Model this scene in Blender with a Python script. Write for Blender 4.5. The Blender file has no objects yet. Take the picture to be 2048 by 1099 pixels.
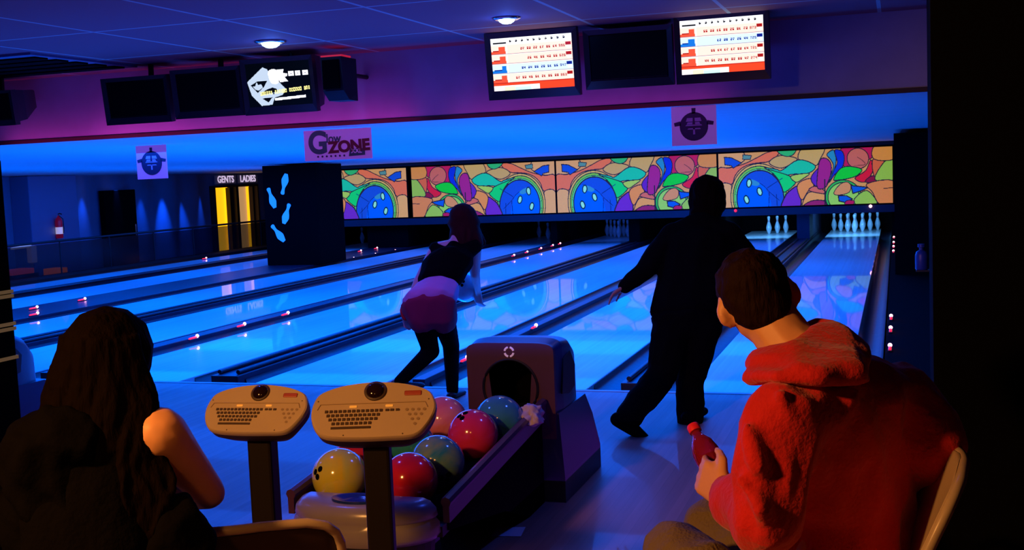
import bpy, bmesh, math, random
import numpy as np
from mathutils import Vector, Matrix, noise
R_ = math.radians
sc = bpy.context.scene
COL = sc.collection
random.seed(7)

# ------------------------------------------------------------------ camera
F = 2328.58
YAW, PITCH, ROLL = [R_(a) for a in (-18.42136, -4.98742, -2.36539)]
EYE = Vector((0, 0, 1.542))
fwd = Vector((math.sin(YAW)*math.cos(PITCH), math.cos(YAW)*math.cos(PITCH), math.sin(PITCH)))
rgt = Vector((math.cos(YAW), -math.sin(YAW), 0)); upv = rgt.cross(fwd)
r2 = rgt*math.cos(ROLL) + upv*math.sin(ROLL); u2 = upv*math.cos(ROLL) - rgt*math.sin(ROLL)
cam = bpy.data.cameras.new('camera'); co = bpy.data.objects.new('camera', cam); COL.objects.link(co)
M3 = Matrix((r2, u2, -fwd)).transposed()
co.matrix_world = Matrix.Translation(EYE) @ M3.to_4x4()
cam.sensor_width = 36; cam.lens = F/2048*36; cam.clip_start = .05; cam.clip_end = 100
sc.camera = co

def ray(x, y): return M3 @ Vector(((x-1024)/F, -(y-549.5)/F, -1))
def at(x, y, d): return EYE + ray(x, y)*d                 # point at distance d along the view axis
def atY(x, y, Y): r = ray(x, y); return EYE + r*(Y/r.y)   # point in the plane Y
def atX(x, y, X): r = ray(x, y); return EYE + r*(X/r.x)
def atZ(x, y, Z): r = ray(x, y); return EYE + r*((Z-EYE.z)/r.z)

# ------------------------------------------------------------------ materials
def s2l(c): return tuple((v/12.92 if v <= .04045 else ((v+.055)/1.055)**2.4) for v in c)
def rgb(r, g, b): return s2l((r/255, g/255, b/255))
MATS = {}
def mat(name, col, rough=.5, metal=0, emit=None, es=0, bump=0, bscale=30, var=0, vscale=6, coat=0, spec=.5, trans=0, ior=1.45, alpha=1, sheen=0, stretch=(1,1,1)):
    m = bpy.data.materials.new(name); m.use_nodes = True
    nt = m.node_tree; b = nt.nodes['Principled BSDF']
    b.inputs['Base Color'].default_value = (*col, 1); b.inputs['Roughness'].default_value = rough
    b.inputs['Metallic'].default_value = metal; b.inputs['Coat Weight'].default_value = coat
    b.inputs['Coat Roughness'].default_value = .05
    b.inputs['Specular IOR Level'].default_value = spec; b.inputs['IOR'].default_value = ior
    b.inputs['Transmission Weight'].default_value = trans; b.inputs['Alpha'].default_value = alpha
    b.inputs['Sheen Weight'].default_value = sheen
    if emit: b.inputs['Emission Color'].default_value = (*emit, 1); b.inputs['Emission Strength'].default_value = es
    if bump or var:
        tc = nt.nodes.new('ShaderNodeTexCoord'); mp = nt.nodes.new('ShaderNodeMapping'); mp.inputs['Scale'].default_value = stretch
        nt.links.new(tc.outputs['Object'], mp.inputs['Vector'])
    if var:
        n = nt.nodes.new('ShaderNodeTexNoise'); n.inputs['Scale'].default_value = vscale; n.inputs['Detail'].default_value = 5
        nt.links.new(mp.outputs[0], n.inputs['Vector'])
        mr = nt.nodes.new('ShaderNodeMapRange'); mr.inputs['From Min'].default_value = .3; mr.inputs['From Max'].default_value = .7
        mr.inputs['To Min'].default_value = 1-var; mr.inputs['To Max'].default_value = 1+var
        nt.links.new(n.outputs['Fac'], mr.inputs['Value'])
        mx = nt.nodes.new('ShaderNodeVectorMath'); mx.operation = 'SCALE'; mx.inputs[0].default_value = col
        nt.links.new(mr.outputs[0], mx.inputs['Scale']); nt.links.new(mx.outputs[0], b.inputs['Base Color'])
    if bump:
        n2 = nt.nodes.new('ShaderNodeTexNoise'); n2.inputs['Scale'].default_value = bscale; n2.inputs['Detail'].default_value = 4
        nt.links.new(mp.outputs[0], n2.inputs['Vector'])
        bp = nt.nodes.new('ShaderNodeBump'); bp.inputs['Strength'].default_value = bump; bp.inputs['Distance'].default_value = .02
        nt.links.new(n2.outputs['Fac'], bp.inputs['Height']); nt.links.new(bp.outputs[0], b.inputs['Normal'])
    MATS[name] = m; return m

def wood_mat(name, c1, c2, rough, plank=.027, coat=0, spec=.5, axis=0, seam=.75):
    """long narrow boards running along Y, each with its own tone"""
    m = bpy.data.materials.new(name); m.use_nodes = True; nt = m.node_tree; L = nt.links.new
    b = nt.nodes['Principled BSDF']; b.inputs['Roughness'].default_value = rough; b.inputs['Coat Weight'].default_value = coat
    b.inputs['Coat Roughness'].default_value = .03; b.inputs['Specular IOR Level'].default_value = spec
    tc = nt.nodes.new('ShaderNodeTexCoord'); sp = nt.nodes.new('ShaderNodeSeparateXYZ'); L(tc.outputs['Object'], sp.inputs[0])
    dv = nt.nodes.new('ShaderNodeMath'); dv.operation = 'DIVIDE'; dv.inputs[1].default_value = plank; L(sp.outputs[axis], dv.inputs[0])
    fl = nt.nodes.new('ShaderNodeMath'); fl.operation = 'FLOOR'; L(dv.outputs[0], fl.inputs[0])
    fr = nt.nodes.new('ShaderNodeMath'); fr.operation = 'FRACT'; L(dv.outputs[0], fr.inputs[0])
    wn = nt.nodes.new('ShaderNodeTexWhiteNoise'); wn.noise_dimensions = '1D'; L(fl.outputs[0], wn.inputs['W'])
    ns = nt.nodes.new('ShaderNodeTexNoise'); ns.inputs['Scale'].default_value = 3; ns.inputs['Detail'].default_value = 6
    mp = nt.nodes.new('ShaderNodeMapping'); mp.inputs['Scale'].default_value = (12, .6, 1) if axis == 0 else (.6, 12, 1)
    L(tc.outputs['Object'], mp.inputs[0]); L(mp.outputs[0], ns.inputs['Vector'])
    ad = nt.nodes.new('ShaderNodeMath'); ad.operation = 'MULTIPLY_ADD'; ad.inputs[1].default_value = .5; L(wn.outputs[0], ad.inputs[0]); L(ns.outputs['Fac'], ad.inputs[2])
    cr = nt.nodes.new('ShaderNodeValToRGB'); cr.color_ramp.elements[0].position = .3; cr.color_ramp.elements[1].position = 1
    cr.color_ramp.elements[0].color = (*c1, 1); cr.color_ramp.elements[1].color = (*c2, 1); L(ad.outputs[0], cr.inputs[0])
    lt = nt.nodes.new('ShaderNodeMath'); lt.operation = 'GREATER_THAN'; lt.inputs[1].default_value = .05; L(fr.outputs[0], lt.inputs[0])
    mr = nt.nodes.new('ShaderNodeMapRange'); mr.inputs['To Min'].default_value = seam; L(lt.outputs[0], mr.inputs['Value'])
    sc_ = nt.nodes.new('ShaderNodeVectorMath'); sc_.operation = 'SCALE'; L(cr.outputs[0], sc_.inputs[0]); L(mr.outputs[0], sc_.inputs['Scale'])
    L(sc_.outputs[0], b.inputs['Base Color'])
    return m

def attr_mat(name, strength, rough=.4, base=.5):
    """colour stored per cell on the printed face; strength > 0 for lit screens and blacklight inks"""
    m = bpy.data.materials.new(name); m.use_nodes = True; nt = m.node_tree; b = nt.nodes['Principled BSDF']
    a = nt.nodes.new('ShaderNodeAttribute'); a.attribute_name = 'col'
    s = nt.nodes.new('ShaderNodeVectorMath'); s.operation = 'SCALE'; s.inputs['Scale'].default_value = base
    nt.links.new(a.outputs['Color'], s.inputs[0]); nt.links.new(s.outputs[0], b.inputs['Base Color'])
    nt.links.new(a.outputs['Color'], b.inputs['Emission Color'])
    b.inputs['Emission Strength'].default_value = strength; b.inputs['Roughness'].default_value = rough
    return m

BLACK = mat('black_paint', (.006, .006, .008), .5)
BLACKM = mat('matt_black', (.0022, .0022, .003), .9, spec=.03)
LANE = wood_mat('lane_boards', (.60, .60, .60), (.72, .72, .72), .42, .0264, coat=.48, spec=.15, seam=.95)
APPR = wood_mat('approach_boards', (.26, .13, .10), (.36, .19, .15), .5, .055, coat=.08, spec=.25, seam=.8)
GUT = mat('gutter_plastic', (.006, .008, .018), .35, bump=.15, bscale=8)
CAP = mat('divider_cap', (.015, .015, .035), .35, var=.3, vscale=3)
DARKB = mat('dark_blue_plastic', (.014, .02, .075), .35, var=.1)
CEIL2 = mat('lane_ceiling_panel', (.62, .62, .66), .8, bump=.2, bscale=3, var=.05, stretch=(.3, 3, 1))
WALLB = mat('bulkhead_paint', (.26, .28, .52), .8, var=.06)
SKIN = mat('skin', (.72, .34, .16), .5, var=.06, vscale=12)
SKINP = mat('pale_skin', (.55, .34, .34), .5)
HAIRB = mat('dark_brown_hair', (.013, .0035, .002), .75, spec=.12, bump=.6, bscale=60, stretch=(1, 1, .2))
HAIRK = mat('black_hair', (.004, .0018, .0012), .8, spec=.03, bump=.5, bscale=60, stretch=(1, 1, .15))
CREAM = mat('cream_plastic', (.46, .35, .24), .33, var=.04)
CHROME = mat('chrome', (.6, .6, .6), .2, 1)
WHITEP = mat('pin_coating', (.75, .78, .80), .15, coat=.5)

# ------------------------------------------------------------------ mesh helpers
def tag(o, label=None, cat=None, group=None, kind=None):
    if label: o['label'] = label
    if cat: o['category'] = cat
    if group: o['group'] = group
    if kind: o['kind'] = kind
    return o
def link(name, me, m=None, parent=None, loc=None, smooth=False):
    o = bpy.data.objects.new(name, me); COL.objects.link(o)
    if m is not None and not me.materials: me.materials.append(m)
    if smooth:
        for p in me.polygons: p.use_smooth = True
    if loc is not None: o.location = loc
    if parent is not None: o.parent = parent
    return o
def obj(name, bm, m=None, parent=None, smooth=False, loc=None, sharp=None):
    bmesh.ops.recalc_face_normals(bm, faces=bm.faces)
    me = bpy.data.meshes.new(name); bm.to_mesh(me); bm.free()
    o = link(name, me, m, parent, loc, smooth)
    if smooth and sharp: me.set_sharp_from_angle(angle=R_(sharp))
    return o
def empty(name, loc, rz=0):
    o = bpy.data.objects.new(name, None); COL.objects.link(o); o.location = loc; o.rotation_euler = (0, 0, rz); o.empty_display_size = .1
    return o
def NB(): return bmesh.new()
def box(bm, lo, hi, mtx=None, bevel=0, seg=2):
    g = bmesh.ops.create_cube(bm, size=1)['verts']
    c = [(lo[i]+hi[i])/2 for i in range(3)]; s = [abs(hi[i]-lo[i]) for i in range(3)]
    for v in g: v.co = Vector((c[0]+v.co.x*s[0], c[1]+v.co.y*s[1], c[2]+v.co.z*s[2]))
    if bevel:
        e = list({e for v in g for e in v.link_edges})
        r = bmesh.ops.bevel(bm, geom=e, offset=bevel, segments=seg, affect='EDGES', profile=.5)
        g = list({v for f in r['faces'] for v in f.verts} | {v for v in g if v.is_valid})
    if mtx:
        for v in g: v.co = mtx @ v.co
    return g
def prism(bm, pts, z0, z1, axis='z'):
    """closed outline pts (2D) extruded between z0 and z1; axis = extrusion direction"""
    def mk(p, z):
        return Vector((p[0], p[1], z)) if axis == 'z' else (Vector((p[0], z, p[1])) if axis == 'y' else Vector((z, p[0], p[1])))
    a = [bm.verts.new(mk(p, z0)) for p in pts]; b = [bm.verts.new(mk(p, z1)) for p in pts]
    bm.faces.new(a); bm.faces.new(b[::-1]); n = len(pts)
    for i in range(n): bm.faces.new((a[i], b[i], b[(i+1) % n], a[(i+1) % n]))
    return a+b
def frame_of(d):
    d = d.normalized(); t = Vector((0, 0, 1)) if abs(d.z) < .95 else Vector((1, 0, 0))
    a = d.cross(t).normalized(); return a, a.cross(d)
def tube(bm, pts, r, n=8, caps=True):
    pts = [Vector(p) for p in pts]; rings = []
    for i, p in enumerate(pts):
        d = (pts[min(i+1, len(pts)-1)] - pts[max(i-1, 0)]); a, b = frame_of(d)
        rr = r[i] if isinstance(r, (list, tuple)) else r
        rings.append([bm.verts.new(p + (a*math.cos(t)+b*math.sin(t))*rr) for t in (2*math.pi*k/n for k in range(n))])
    for i in range(len(rings)-1):
        for k in range(n): bm.faces.new((rings[i][k], rings[i][(k+1) % n], rings[i+1][(k+1) % n], rings[i+1][k]))
    if caps: bm.faces.new(rings[0][::-1]); bm.faces.new(rings[-1])
def lathe(bm, prof, n=24, c=(0, 0, 0), axis=None):
    c = Vector(c); rings = []
    for (r, z) in prof:
        if r < 1e-5: rings.append([bm.verts.new(c+Vector((0, 0, z)))])
        else: rings.append([bm.verts.new(c+Vector((r*math.cos(2*math.pi*k/n), r*math.sin(2*math.pi*k/n), z))) for k in range(n)])
    for a, b in zip(rings, rings[1:]):
        for k in range(n):
            k2 = (k+1) % n
            if len(a) == 1 and len(b) > 1: bm.faces.new((a[0], b[k2], b[k]))
            elif len(b) == 1 and len(a) > 1: bm.faces.new((a[k], a[k2], b[0]))
            elif len(a) > 1: bm.faces.new((a[k], a[k2], b[k2], b[k]))
    if len(rings[0]) > 1: bm.faces.new(rings[0][::-1])
    if len(rings[-1]) > 1: bm.faces.new(rings[-1])
def loft(bm, rings, caps=True):
    vs = [[bm.verts.new(p) for p in r] for r in rings]; n = len(vs[0])
    for a, b in zip(vs, vs[1:]):
        for k in range(n): bm.faces.new((a[k], a[(k+1) % n], b[(k+1) % n], b[k]))
    if caps: bm.faces.new(vs[0][::-1]); bm.faces.new(vs[-1])
def raster(name, arr, w, h, m, parent=None, loc=None, rot=None):
    """a flat printed or lit face in the XZ plane, origin at its lower left, arr[row from top][col] sRGB 0..1"""
    ny, nx = arr.shape[:2]
    lin = np.where(arr <= .04045, arr/12.92, ((arr+.055)/1.055)**2.4)[::-1]
    xs = np.linspace(0, w, nx+1); zs = np.linspace(0, h, ny+1)
    X, Z = np.meshgrid(xs, zs); co_ = np.stack([X, np.zeros_like(X), Z], -1).reshape(-1, 3)
    j, i = np.meshgrid(np.arange(nx), np.arange(ny)); a = (i*(nx+1)+j).ravel()
    q = np.stack([a, a+1, a+nx+2, a+nx+1], 1)
    me = bpy.data.meshes.new(name); me.vertices.add(len(co_)); me.vertices.foreach_set('co', co_.ravel().astype('f'))
    me.loops.add(q.size); me.loops.foreach_set('vertex_index', q.ravel().astype('i'))
    me.polygons.add(len(q)); me.polygons.foreach_set('loop_start', np.arange(0, q.size, 4).astype('i'))
    me.update(calc_edges=True)
    at_ = me.color_attributes.new('col', 'FLOAT_COLOR', 'CORNER')
    cc = np.concatenate([lin.reshape(-1, 3), np.ones((nx*ny, 1))], 1); at_.data.foreach_set('color', np.repeat(cc, 4, 0).ravel().astype('f'))
    o = link(name, me, m, parent, loc)
    if rot: o.rotation_euler = rot
    return o

# organic bodies: union of tapered hulls, voxel remeshed into one continuous skin
def ball_pts(c, r, fr=None, n=2):
    bm = bmesh.new(); bmesh.ops.create_icosphere(bm, subdivisions=n, radius=1)
    r = (r, r, r) if not isinstance(r, (tuple, list)) else r
    fr = fr or (Vector((1, 0, 0)), Vector((0, 1, 0)), Vector((0, 0, 1)))
    out = [Vector(c) + fr[0]*v.co.x*r[0] + fr[1]*v.co.y*r[1] + fr[2]*v.co.z*r[2] for v in bm.verts]
    bm.free(); return out
def hull(bm, *balls, fr=None):
    vs = []
    for b in balls:
        vs += [bm.verts.new(p) for p in ball_pts(b[0], b[1], b[2] if len(b) > 2 else fr)]
    g = bmesh.ops.convex_hull(bm, input=vs, use_existing_faces=False)
    dead = [v for v in set(g['geom_interior']+g['geom_unused']) if isinstance(v, bmesh.types.BMVert) and v.is_valid]
    bmesh.ops.delete(bm, geom=dead, context='VERTS')
def chain(bm, pts, rad, fr=None):
    for i in range(len(pts)-1): hull(bm, (pts[i], rad[i]), (pts[i+1], rad[i+1]), fr=fr)
def organic(name, bm, m, parent=None, voxel=.012, smooth=6, wrinkle=0, wscale=6, stretch=(1, 1, 1), seed=0):
    me = bpy.data.meshes.new(name+'_raw'); bm.to_mesh(me); bm.free()
    t = bpy.data.objects.new(name+'_raw', me); COL.objects.link(t)
    a = t.modifiers.new('r', 'REMESH'); a.mode = 'VOXEL'; a.voxel_size = voxel
    s = t.modifiers.new('s', 'SMOOTH'); s.iterations = smooth; s.factor = .5
    dg = bpy.context.evaluated_depsgraph_get(); ev = t.evaluated_get(dg)
    out = bpy.data.meshes.new_from_object(ev); bpy.data.objects.remove(t); bpy.data.meshes.remove(me)
    if wrinkle:
        ns = [v.normal.copy() for v in out.vertices]
        for v, n_ in zip(out.vertices, ns):
            p = Vector((v.co.x*stretch[0], v.co.y*stretch[1], v.co.z*stretch[2]))*wscale + Vector((seed, seed*2, 0))
            d = noise.noise(p) + .5*noise.noise(p*2.1)
            r = 1-abs(noise.noise(p*.9+Vector((5, 1, 2))))*2.2
            v.co += n_*wrinkle*(d*.7 + max(r, 0)*.6-.3)
    out.name = name; out.materials.clear()
    return link(name, out, m, parent, smooth=True)

# ------------------------------------------------------------------ dimensions taken from the place
W = 1.0541
LX = {}                                      # lane right edge, left edge
x = -.34
for i, g in enumerate((.71, .55, .695, .611, .657, 1.443, .566, .5), 1):
    LX[i] = (x, x-W); x -= W+g
FY, PY, MY = 8.09, 25.72, 23.2              # foul line, head pin, masking front
BY = 7.6                                    # bulkhead above the foul line

# ------------------------------------------------------------------ floor and lanes
bm = NB(); box(bm, (-7.2, -2.5, -.3), (1.8, 7.85, 0)); tag(obj('floor', bm, APPR), kind='structure', label='violet-lit wooden approach floor')
bm = NB(); box(bm, (-14.9, 2, -.3), (-7.2, 7.85, 0)); tag(obj('floor_side', bm, APPR), kind='structure')
bm = NB(); box(bm, (-19, 2, -.75), (-14.9, 33, -.45)); tag(obj('floor_walkway', bm, mat('walkway_carpet', (.02, .02, .04), .9)), kind='structure')
bm = NB(); box(bm, (-14.9, 7.85, -.5), (1.8, 31, -.13)); tag(obj('floor_lane_bed', bm, BLACKM), kind='structure')
lane_lab = {
 1: 'glossy blue-lit bowling lane with the full rack of ten pins, nearest the black right wall',
 2: 'glossy blue-lit bowling lane with three pins left standing at its end',
 3: 'glossy blue-lit bowling lane ahead of the bending woman, right of her legs',
 4: 'bright blue bowling lane left of the bending woman, crossing behind her waist',
 5: 'blue bowling lane seen between the long-haired woman and the row of red lights',
 6: 'blue bowling lane passing just right of the black pin-decal pillar',
 7: 'narrow-looking far blue lane passing left of the black pin-decal pillar',
 8: 'farthest blue bowling lane, next to the dark walkway railing'}
for i in range(1, 9):
    xr, xl = LX[i]
    bm = NB(); box(bm, (xl, 7.85, -.12), (xr, 26.9, 0), bevel=.004, seg=1)
    ln = tag(obj('bowling_lane', bm, LANE), lane_lab[i], 'bowling lane')
    for s, e in ((-1, xl), (1, xr)):
        bm = NB(); n = 10; w = .22
        c = e + s*w/2
        prof = [(c + w/2*math.cos(math.pi+math.pi*k/n), -.012 + .075*math.sin(math.pi+math.pi*k/n)) for k in range(n+1)]
        prof += [(p[0], p[1]-.012) for p in prof[::-1]]
        prism(bm, prof, FY, 26.9, 'y'); obj('gutter', bm, GUT, ln, smooth=True, sharp=40)
# foul line strip
bm = NB(); box(bm, (-14.9, 7.80, .0005), (-.1, 7.848, .003)); tag(obj('foul_line', bm, mat('foul_strip', (.35, .4, .5), .4)), 'thin pale foul line strip between the approach and the lanes', 'foul line')

# dividers between lanes, with ball-return tracks, and raised red-light rails
div_lab = ['dark divider with two raised ball tracks left of the rightmost lane',
           'dark low divider with red marker lights behind the ball return hood',
           'wide dark divider ending in a point left of the keyboard consoles',
           'dark divider with red marker lights running behind the bending woman',
           'dark divider between the two blue lanes right of the pillar',
           'broad black divider that the pin-decal pillar stands on',
           'thin dark divider between the two farthest lanes']
for i in range(1, 8):
    x1 = LX[i][1]-.225; x0 = LX[i+1][0]+.225
    bm = NB(); zt = .03
    box(bm, (x0, 7.98, -.13), (x1, 26.9, zt), bevel=.006)
    d = tag(obj('lane_divider', bm, CAP), div_lab[i-1], 'lane divider')
    if i % 2 == 1:
        cx = (x0+x1)/2
        for s in (-1, 1):
            bm = NB(); tube(bm, [(cx+s*.085, 8.05, zt+.018), (cx+s*.085, 23.1, zt+.018)], .018, 8)
            obj('track_rail', bm, GUT, d, smooth=True, sharp=50)
# kerb right of lane 1
bm = NB(); box(bm, (-.105, 7.9, -.13), (1.8, 27, .035)); tag(obj('floor_right_kerb', bm, BLACKM), kind='structure')
# red marker lights
LRED = mat('red_lens', (.5, .01, .03), .3, emit=(1, .02, .06), es=1.2)
LTIP = mat('marker_bulb', (1, .6, .7), .3, emit=(1, .42, .5), es=8)
def marker_proto():
    bm = NB(); box(bm, (-.016, -.10, 0), (.016, .06, .012), bevel=.004)
    o = obj('marker_light', bm, mat('marker_base', (.05, .01, .03), .4))
    bm = NB(); tube(bm, [(0, -.09, .018), (0, .03, .022)], .011, 8); obj('lens', bm, LRED, o, smooth=True)
    bm = NB(); bmesh.ops.create_icosphere(bm, subdivisions=2, radius=.017); 
    for v in bm.verts: v.co += Vector((0, .05, .03))
    obj('bulb', bm, LTIP, o, smooth=True)
    return o
def copy_tree(o, parent=None, loc=None):
    c = o.copy(); COL.objects.link(c); c.parent = parent
    if loc is not None: c.location = loc
    for ch in o.children:
        d = ch.copy(); COL.objects.link(d); d.parent = c
        for g in ch.children:
            e = g.copy(); COL.objects.link(e); e.parent = d
    return c
ORD = ['nearest', 'second nearest', 'third nearest', 'fourth nearest', 'fifth nearest', 'sixth nearest', 'seventh nearest', 'farthest']
mp0 = marker_proto(); used = False
MK = [(-.068, (9.54, 10.55, 11.35, 19.4, 20.4, 21.4, 22.8), 'along the black kerb right of the rightmost lane'),
      (-3.355, (8.78, 9.73, 10.7), 'on the divider behind the ball return hood'),
      (-6.63, (9.87, 10.76, 11.7, 20.03, 20.83, 21.73, 22.56, 23.1), 'on the divider running behind the bending woman'),
      (-9.92, (11.71, 19.87, 20.6, 21.6, 22.6), 'on the divider edge right of the decal pillar'),
      (-10.69, (12.36, 13.31, 22.1, 22.9), 'on the far edge of the broad black divider'),
      (-13.86, (21.2,), 'beside the farthest lane below the yellow doorway')]
for X_, ys, where in MK:
    for k, y_ in enumerate(ys):
        o = mp0 if not used else copy_tree(mp0); used = True
        zz = .035 if X_ > -.1 else (.03 if X_ in (-3.355, -6.63, -10.69) else -.012)
        if X_ == -9.92: X_ = -10.13; zz = .031
        if X_ == -13.86: zz = 0
        o.location = (X_, y_, zz+.001)
        nm = ORD[k] if k < len(ys)-1 or len(ys) == 1 else 'farthest'
        if len(ys) == 1: nm = 'single'
        tag(o, f'{nm} red marker light {where}', 'marker light', 'red marker lights along the lanes')

# ------------------------------------------------------------------ pins
prof = [(.0, 0), (.0256, 0), (.0285, .006), (.036, .03), (.0478, .065), (.0575, .1), (.0605, .115), (.058, .14), (.049, .18), (.0365, .215),
        (.028, .24), (.0235, .26), (.0230, .28), (.0255, .31), (.0305, .335), (.0325, .345), (.031, .362), (.022, .376), (.009, .3805), (0, .381)]
bm = NB(); lathe(bm, prof, 20); pin0 = obj('bowling_pin', bm, WHITEP, smooth=True)
STR = mat('red_stripe', (.5, .02, .03), .3)
for z, r in ((.262, .0243), (.285, .0240)):
    bm = NB(); lathe(bm, [(r, z-.004), (r+.0006, z), (r, z+.004)], 20); obj('neck_stripe', bm, STR, pin0, smooth=True)
S = .3048*.866
rack = [(0, 0, 'at the front point'), (-.5, 1, 'left in the second row'), (.5, 1, 'right in the second row'), (-1, 2, 'left in the third row'), (0, 2, 'middle of the third row'),
        (1, 2, 'right in the third row'), (-1.5, 3, 'leftmost in the back row'), (-.5, 3, 'left of centre in the back row'), (.5, 3, 'right of centre in the back row'), (1.5, 3, 'rightmost in the back row')]
first = True
def pin(x, y, lab, grp):
    global first
    o = pin0 if first else copy_tree(pin0); first = False
    o.location = (x, y, 0); o.rotation_euler = (0, 0, random.uniform(0, 6)); tag(o, lab, 'bowling pin', grp); return o
c1 = sum(LX[1])/2; c2 = sum(LX[2])/2; c3 = sum(LX[3])/2; c4 = sum(LX[4])/2; c5 = sum(LX[5])/2; c7 = sum(LX[7])/2
for a, r, t in rack: pin(c1+a*.3048, PY+r*S, f'white pin {t} of the bright full rack, rightmost lane', 'full rack on the rightmost lane')
for n, (xx, t) in enumerate(((1538, 'left'), (1555, 'middle'), (1572, 'right'))):
    p = atY(xx, 462, PY+.15+.26*n*.5); pin(p.x, p.y, f'{t} one of the three bright pins left standing beside the full rack', 'three pins left standing')
for a, r, t in rack: pin(c4+a*.3048, PY+r*S, f'dim pin {t} of the unlit rack between the bowlers', 'dim rack between the bowlers')
for a, r, t in ((0, 0, 'front'), (.5, 1, 'right'), (-1.5, 3, 'far left')): pin(c5+a*.3048, PY+r*S, f'{t} of the dim pins right of the bending woman\'s head', 'dim pins behind the woman')
for n, (xx, t) in enumerate(((724, 'left'), (742, 'right'))):
    p = atY(xx, 470, PY); pin(p.x, PY+.1*n, f'{t} of two dim pins under the leftmost mural panel', 'two dim pins by the pillar')

# ------------------------------------------------------------------ masking unit
def in_poly(X, Y, P):
    ins = np.zeros(X.shape, bool); n = len(P)
    for i in range(n):
        x1, y1 = P[i]; x2, y2 = P[(i+1) % n]
        if y1 == y2: continue
        ins ^= ((y1 > Y) != (y2 > Y)) & (X < (x2-x1)*(Y-y1)/(y2-y1)+x1)
    return ins
def seg_d(X, Y, P, closed=True):
    d = np.full(X.shape, 1e9); n = len(P)
    for i in range(n if closed else n-1):
        x1, y1 = P[i]; x2, y2 = P[(i+1) % n]; dx, dy = x2-x1, y2-y1
        t = np.clip(((X-x1)*dx+(Y-y1)*dy)/(dx*dx+dy*dy+1e-9), 0, 1)
        d = np.minimum(d, np.hypot(X-x1-t*dx, Y-y1-t*dy))
    return d
def crm(P, k=4, closed=True):
    P = [np.array(p, float) for p in P]; n = len(P); out = []
    rng = range(n) if closed else range(n-1)
    for i in rng:
        g = (lambda j: P[j % n]) if closed else (lambda j: P[min(max(j, 0), n-1)])
        p0, p1, p2, p3 = g(i-1), g(i), g(i+1), g(i+2)
        for s in range(k):
            t = s/k; out.append(tuple(.5*((2*p1)+(-p0+p2)*t+(2*p0-5*p1+4*p2-p3)*t*t+(-p0+3*p1-3*p2+p3)*t**3)))
    if not closed: out.append(tuple(P[-1]))
    return out
def ell(cx, cy, rx, ry, n=40): return [(cx+rx*math.cos(2*math.pi*k/n), cy+ry*math.sin(2*math.pi*k/n)) for k in range(n)]
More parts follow.
